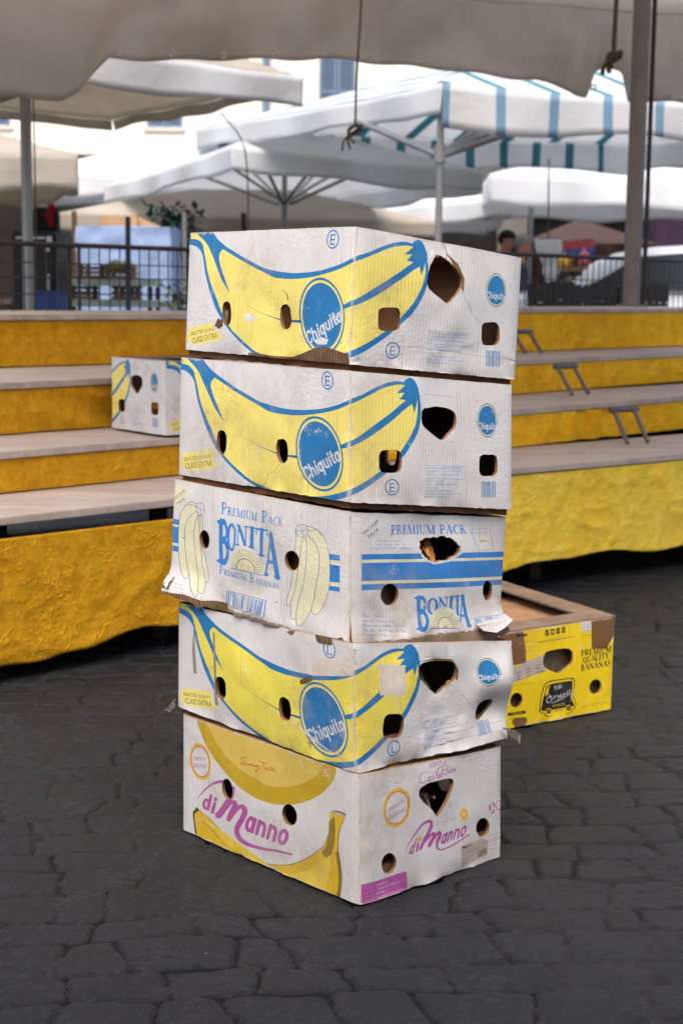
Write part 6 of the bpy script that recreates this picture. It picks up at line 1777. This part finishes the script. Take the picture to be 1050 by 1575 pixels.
def plant(x, y, z, h, label, rgb, n, spread, pot=True, name='potted_plant'):
    root = empty(name, (x, y, z)); tag(root, label, 'plant')
    rg = random.Random(int(n + h * 10)); ph = .22 * h if pot else 0
    if pot:
        bm = bmesh.new(); tube(bm, [(0, 0, 0), (0, 0, ph)], [.07 * h + .03, .10 * h + .03], 18); bm_obj('pot', bm, mat_simple('wicker pot', (122, 88, 60), .85, 0, .3, 40), root)
    bm = bmesh.new()
    for k in range(5): tube(bm, [(0, 0, ph * .8), (rg.uniform(-.1, .1) * spread, rg.uniform(-.1, .1) * spread, h * .5), (rg.uniform(-.6, .6) * spread, rg.uniform(-.6, .6) * spread, h * .8)], [.012, .008, .004], 6)
    bm_obj('stem', bm, mat_simple('bark', (70, 56, 42), .9), root)
    bm = bmesh.new()
    for k in range(n):
        q = Vector((rg.gauss(0, .45) * spread, rg.gauss(0, .45) * spread, ph + (h - ph) * rg.uniform(.25, 1)))
        M = Matrix.Translation(q) @ Matrix.Rotation(rg.uniform(0, 6.3), 4, 'Z') @ Matrix.Rotation(rg.uniform(-1, 1), 4, 'X')
        l = rg.uniform(.03, .07) * (1 + h * .4)
        bm.faces.new([bm.verts.new(M @ Vector(v)) for v in ((0, 0, 0), (l * .28, l * .5, .01), (0, l, 0), (-l * .28, l * .5, .01))])
    bm_obj('foliage', bm, mat_simple('leaf green', rgb, .6, 0, .45, 8), root)
xp, zp = at(275, 462, 8.4)
plant(xp, 8.45, .0, zp + .14, 'small plant in a wicker pot beside the left wire barrier', (92, 104, 84), 160, .10)
xp, zp = at(264, 360, 14.0)
plant(xp, 14.0, 0, 1.75, 'dark blue-green shrub right of the pale blue sheeting', (30, 70, 66), 900, .26)
for k, (px, rgb, lb) in enumerate(((116, M_CRATE, 'slim timber upright behind the black cabinet'), (283, M_STEEL, 'grey upright behind the left corner of the topmost carton'), (372, M_DARK, 'dark upright under the low white umbrella'))):
    post('stall_upright', at(px, 330, 13.4)[0], 13.4, 0, 1.68, .022, rgb, lb, 'upright')

# right: people, sack, stall goods, car, dark crates
def person(x, y, rz, label, shirt, trous, skin, cap, cap_rgb, lean=0.0, h=1.72):
    root = empty('person', (x, y, 0), rz); tag(root, label, 'person')
    k = h / 1.75
    def skinmesh(name, verts, edges, rad, mat, sub=2, par=root):
        me = bpy.data.meshes.new(name); me.from_pydata([(a * k, b * k, c * k) for a, b, c in verts], edges, [])
        me.materials.append(mat); o = link(name, me, par)
        o.modifiers.new('skin', 'SKIN'); sl = me.skin_vertices[0].data
        for i, r in enumerate(rad): sl[i].radius = (r[0] * k, r[1] * k) if isinstance(r, tuple) else (r * k, r * k)
        for i in range(len(rad)): sl[i].use_root = (i == 0)
        s = o.modifiers.new('sub', 'SUBSURF'); s.levels = sub; s.render_levels = sub
        return o
    ms = mat_simple('skin', skin, .55, 0, .06, 20)
    hy = -.06 - lean
    V = [(0, 0, .95), (0, 0, 1.12), (0, -.01 - lean * .4, 1.30), (0, -.01 - lean * .7, 1.44), (0, hy + .05, 1.51), (0, hy + .03, 1.57), (0, hy + .01, 1.65), (0, hy + .015, 1.715),
         (-.17, -lean * .6, 1.41), (-.24, .02, 1.16), (-.22, -.14, .98), (-.20, -.21, .93), (.17, -lean * .6, 1.41), (.24, .02, 1.16), (.22, -.14, .98), (.20, -.21, .93),
         (-.09, 0, .86), (-.10, -.01, .50), (-.10, .03, .09), (-.10, -.10, .04), (.09, 0, .86), (.10, .04, .50), (.11, .10, .09), (.11, -.03, .04),
         (0, hy - .065, 1.60), (-.078, hy + .03, 1.62), (.078, hy + .03, 1.62)]
    Ed = [(0, 1), (1, 2), (2, 3), (3, 4), (4, 5), (5, 6), (6, 7), (3, 8), (8, 9), (9, 10), (10, 11), (3, 12), (12, 13), (13, 14), (14, 15), (0, 16), (16, 17), (17, 18), (18, 19), (0, 20), (20, 21), (21, 22), (22, 23), (6, 24), (6, 25), (6, 26)]
    rad = [(.15, .11), (.14, .10), (.16, .11), (.12, .085), .052, (.066, .072), (.078, .092), (.060, .075), .058, .043, .032, .028, .058, .043, .032, .028, .082, .058, .042, .036, .082, .058, .042, .036, .017, .016, .016]
    skinmesh('body', V, Ed, rad, ms)
    sv = V[0:4] + [V[8], (V[9][0] * .98, V[9][1], V[9][2] + .02), V[12], (V[13][0] * .98, V[13][1], V[13][2] + .02)]
    skinmesh('jacket', sv, [(0, 1), (1, 2), (2, 3), (3, 4), (4, 5), (3, 6), (6, 7)], [(.175, .135), (.165, .125), (.185, .135), (.125, .10), .076, .060, .076, .060], mat_simple('jacket cloth', shirt, .8, 0, .2, 10))
    tv = [V[0], V[16], V[17], (V[18][0], V[18][1], .12), V[20], V[21], (V[22][0], V[22][1], .12)]
    skinmesh('trousers', tv, [(0, 1), (1, 2), (2, 3), (0, 4), (4, 5), (5, 6)], [(.165, .125), .098, .074, .064, .098, .074, .064], mat_simple('trouser cloth', trous, .85))
    # hair or cap
    bm = bmesh.new()
    bmesh.ops.create_uvsphere(bm, u_segments=20, v_segments=12, radius=1, matrix=Matrix.Translation((0, (hy + .025) * k, 1.665 * k)) @ Matrix.Diagonal((.092 * k, .108 * k, .098 * k, 1)))
    bmesh.ops.delete(bm, geom=[v for v in bm.verts if v.co.z < 1.645 * k and v.co.y < (hy + .035) * k or v.co.z < 1.59 * k], context='VERTS')
    if cap:
        vs = [bm.verts.new((r * .088 * k * math.sin(t), (hy - .02 - .105 * r * math.cos(t)) * k, (1.662 - .012 * r) * k)) for r in (.6, 1.35) for t in np.linspace(-1.0, 1.0, 9)]
        for i in range(8): bm.faces.new((vs[i], vs[i + 1], vs[i + 10], vs[i + 9]))
    bm_obj('cap' if cap else 'hair', bm, mat_simple('cap cloth', cap_rgb, .8), root, smooth=True)
    eye = mat_simple('eye', (26, 20, 18), .3)
    for s in (-1, 1):
        bm = bmesh.new(); bmesh.ops.create_uvsphere(bm, u_segments=8, v_segments=6, radius=.011 * k, matrix=Matrix.Translation((s * .032 * k, (hy - .072) * k, 1.635 * k))); bm_obj('eye', bm, eye, root)
    bm = bmesh.new(); box(bm, -.024 * k, .024 * k, (hy - .082) * k, (hy - .066) * k, 1.566 * k, 1.573 * k); bm_obj('mouth', bm, mat_simple('lips', (140, 84, 76), .5), root)
    # relaxed hands: palm, four curled fingers, thumb
    for s, w_ in ((-1, V[11]), (1, V[15])):
        hv = [w_, (w_[0], w_[1] - .05, w_[2] - .03)]; he = [(0, 1)]; hr = [.026, (.034, .02)]
        for f in range(4):
            b = (w_[0] + (f - 1.5) * .017, w_[1] - .085, w_[2] - .05); L = (.030, .036, .034, .026)[f]
            i = len(hv); hv += [b, (b[0], b[1] - L * .6, b[2] - L * .7), (b[0], b[1] - L * .5, b[2] - L * 1.5)]; he += [(1, i), (i, i + 1), (i + 1, i + 2)]; hr += [.010, .009, .008]
        i = len(hv); hv += [(w_[0] - s * .036, w_[1] - .05, w_[2] - .03), (w_[0] - s * .044, w_[1] - .08, w_[2] - .05)]; he += [(1, i), (i, i + 1)]; hr += [.011, .009]
        skinmesh('hand', hv, he, hr, ms, 1)
xA, _ = at(766, 372, 17.2); xB, _ = at(786, 372, 16.6)
person(xA, 17.2, R(75), 'person in a black cap and dark jacket, facing right behind the topmost carton', (34, 38, 56), (40, 42, 50), (176, 128, 108), True, (22, 22, 26), h=1.70)
person(xB, 16.6, R(80), 'person in a grey cap and dull blue top, nearer the white sack', (70, 86, 108), (52, 54, 60), (170, 118, 96), True, (120, 122, 124), .05, h=1.64)

def sack():
    x, zt = at(833, 356, 12.0); _, zb = at(836, 420, 12.0)
    root = empty('white_sack', (x, 12.0, 0)); tag(root, 'white gathered sack hanging right of the two people', 'sack')
    n, m = 40, 22; V = []
    for j in range(m):
        t = j / (m - 1); z = zt * (1 - t) + zb * t
        r = .088 - .05 * t ** 1.2 + .012 * math.sin(t * 7)
        if t > .62: r = .048 + .012 * math.sin((t - .62) * 12)
        for k in range(n):
            u = 2 * math.pi * k / n; q = r * (1 + .10 * math.sin(7 * u + 2 * t) + .05 * math.sin(13 * u)); V.append((q * math.cos(u) + .03 * t, .6 * q * math.sin(u), z))
    F = [(j * n + k, j * n + (k + 1) % n, (j + 1) * n + (k + 1) % n, (j + 1) * n + k) for j in range(m - 1) for k in range(n)]
    np_mesh('sack_cloth', V, F, M_WHITE, root, smooth=True)
    bm = bmesh.new(); tube(bm, [(0, 0, zt - .01), (0, .05, zt + .3), (0, .1, 2.05)], .006, 6); bm_obj('cord', bm, M_ROPE, root)
sack()
def bunting():
    Y = 15.8; x0, z0 = at(848, 366, Y); x1, z1 = at(905, 360, Y)
    root = empty('shop_awning', ((x0 + x1) / 2, Y, 0)); o = root.location; tag(root, 'small red and navy awning to the right of the white sack', 'awning')
    for nm, mm, dz, hh in (('red_band', (134, 44, 52), 0, .085), ('navy_band', (40, 54, 100), -.09, .085)):
        bm = bmesh.new(); n = 14; top = []; bot = []
        for i in range(n + 1):
            t = i / n; x = x0 + (x1 - x0) * t - o[0]; z = z0 + (z1 - z0) * t + dz; y = .02 * math.sin(i * 2)
            top.append(bm.verts.new((x, y + .14 * (dz == 0), z + hh * .5))); bot.append(bm.verts.new((x, y, z - hh * .5)))
        for i in range(n): bm.faces.new((bot[i], bot[i + 1], top[i + 1], top[i]))
        ob = bm_obj(nm, bm, mat_simple(nm.replace('_', ' '), mm, .8), root, smooth=True)
        md = ob.modifiers.new('t', 'SOLIDIFY'); md.thickness = .006
    for x in (x0 + .02, x1 - .02):
        bm = bmesh.new(); tube(bm, [(x - o[0], .2, 0), (x - o[0], .2, z0 + .06)], .014, 8); bm_obj('support', bm, M_DARK, root)
bunting()
def heap(px, py, Y, r, rgb, label, name, cat):
    x, z = at(px, py, Y); bm = bmesh.new()
    bmesh.ops.create_icosphere(bm, subdivisions=4, radius=1, matrix=Matrix.Diagonal((r[0], r[1], r[2], 1)))
    for v in bm.verts:
        d = v.co.normalized(); f = .82 + .22 * math.sin(5 * d.x + 3 * d.z) * math.sin(4 * d.y + 2) + .1 * math.sin(9 * d.z + 7 * d.x)
        v.co *= f
        if v.co.z > r[2] * .6: v.co.x *= .6; v.co.y *= .6
    o = bm_obj(name, bm, mat_simple(name, rgb, .6, 0, .3, 10, .5, 25), smooth=True); o.location = (x, Y, z); tag(o, label, cat)
    root = empty('goods_table', (x, Y, 0)); tag(root, 'plain dark trestle table under the ' + cat, 'table')
    bm = bmesh.new(); box(bm, -r[0] * 1.5, r[0] * 1.5, -.3, .3, z - r[2] - .03, z - r[2] * .86); bm_obj('table_top', bm, M_CRATE, root)
    for sx in (-1, 1):
        for sy in (-1, 1): bm = bmesh.new(); a = sx * r[0] * 1.3; b = sy * .25; box(bm, a - .02, a + .02, b - .02, b + .02, 0, z - r[2] - .032); bm_obj('leg', bm, M_DARK, root)
heap(859, 388, 15.0, (.085, .08, .07), (196, 150, 44), 'mustard yellow bundle on a table under the red and navy awning', 'yellow_bundle', 'yellow bundle')
heap(889, 384, 15.2, (.06, .07, .10), (146, 62, 80), 'pink bag standing beside the yellow bundle', 'pink_bag', 'pink bag')

def car():
    Y = 14.2; x0, _ = at(928, 400, Y)
    root = empty('parked_car', (x0 + .75, Y + .8, 0)); tag(root, 'white parked car behind the taupe post at the right', 'car')
    prof = [(-1.9, .32), (-1.93, .62), (-1.85, .88), (-1.62, 1.02), (-1.15, 1.10), (-.55, 1.42), (.2, 1.50), (1.1, 1.46), (1.7, 1.08), (1.92, .95), (1.95, .5), (1.9, .32)]
    n = 11; bm = bmesh.new(); rows = []
    P = sm3([(x, 0, z) for x, z in prof], 4)
    for j in range(n):
        t = j / (n - 1) * 2 - 1
        rows.append([bm.verts.new((p.x * (1 - .03 * t * t), t * .84 * (1 - .16 * max(0, p.z - .9) * 1.0) * (1 - .02 * (p.x / 1.9) ** 4), p.z - .05 * t * t * (p.z > 1.0))) for p in P])
    for A, B in zip(rows[:-1], rows[1:]):
        for i in range(len(P) - 1): bm.faces.new((A[i], A[i + 1], B[i + 1], B[i]))
        bm.faces.new((A[-1], A[0], B[0], B[-1]))
    bm.faces.new(rows[0][::-1]); bm.faces.new(rows[-1])
    bmesh.ops.recalc_face_normals(bm, faces=bm.faces)
    mp_ = mat_simple('white car paint', (226, 230, 230), .25, 0, .02); gl = mat_simple('car glass', (30, 40, 44), .08, 0, .05); rub = mat_simple('tyre rubber', (24, 24, 25), .8)
    bm_obj('body', bm, mp_, root, smooth=True)
    for s in (-1, 1):
        bm = bmesh.new(); q = [(-.95, 1.10), (-.5, 1.37), (.15, 1.43), (.2, 1.08)]; vs = [bm.verts.new((x, s * (.86 * (1 - .16 * (z - .9)) + .004), z)) for x, z in q]; bm.faces.new(vs if s < 0 else vs[::-1]); ob = bm_obj('side_window', bm, gl, root); md = ob.modifiers.new('t', 'SOLIDIFY'); md.thickness = .01
        bm = bmesh.new(); q = [(.28, 1.08), (.24, 1.43), (1.0, 1.39), (1.42, 1.10)]; vs = [bm.verts.new((x, s * (.86 * (1 - .16 * (z - .9)) + .004), z)) for x, z in q]; bm.faces.new(vs if s < 0 else vs[::-1]); ob = bm_obj('side_window', bm, gl, root); md = ob.modifiers.new('t', 'SOLIDIFY'); md.thickness = .01
        for x in (-1.2, 1.25):
            bm = bmesh.new(); bmesh.ops.create_cone(bm, cap_ends=True, segments=28, radius1=.31, radius2=.31, depth=.2, matrix=Matrix.Translation((x, s * .76, .31)) @ Matrix.Rotation(math.pi / 2, 4, 'X')); wh = bm_obj('wheel', bm, rub, root)
            bm = bmesh.new(); bmesh.ops.create_cone(bm, cap_ends=True, segments=24, radius1=.2, radius2=.17, depth=.03, matrix=Matrix.Translation((x, s * .872, .31)) @ Matrix.Rotation(math.pi / 2 * s, 4, 'X')); bm_obj('rim', bm, M_STEEL, wh)
        bm = bmesh.new(); bmesh.ops.create_uvsphere(bm, u_segments=14, v_segments=8, radius=1, matrix=Matrix.Translation((-1.84, s * .58, .74)) @ Matrix.Diagonal((.07, .16, .09, 1))); bm_obj('headlight', bm, mat_simple('lamp lens', (214, 220, 222), .1), root, smooth=True)
car()
for k in range(6):
    px = (826, 858, 890, 922, 958, 1000)[k]
    crate(at(px, 440, 10.9)[0], 11.0, 0, .15, .3, at(px, (424, 420, 426, 422, 428, 424)[k], 10.9)[1], M_BLKP, ('black slatted crate tower behind the right barrier, the one nearest the cartons', 'black slatted crate tower second from the cartons', 'black slatted crate tower third from the cartons', 'black slatted crate tower just left of the taupe post', 'black slatted crate tower directly behind the taupe post', 'black slatted crate tower right of the taupe post')[k], slats=9, group='black crate towers behind the right barrier', solid=True)
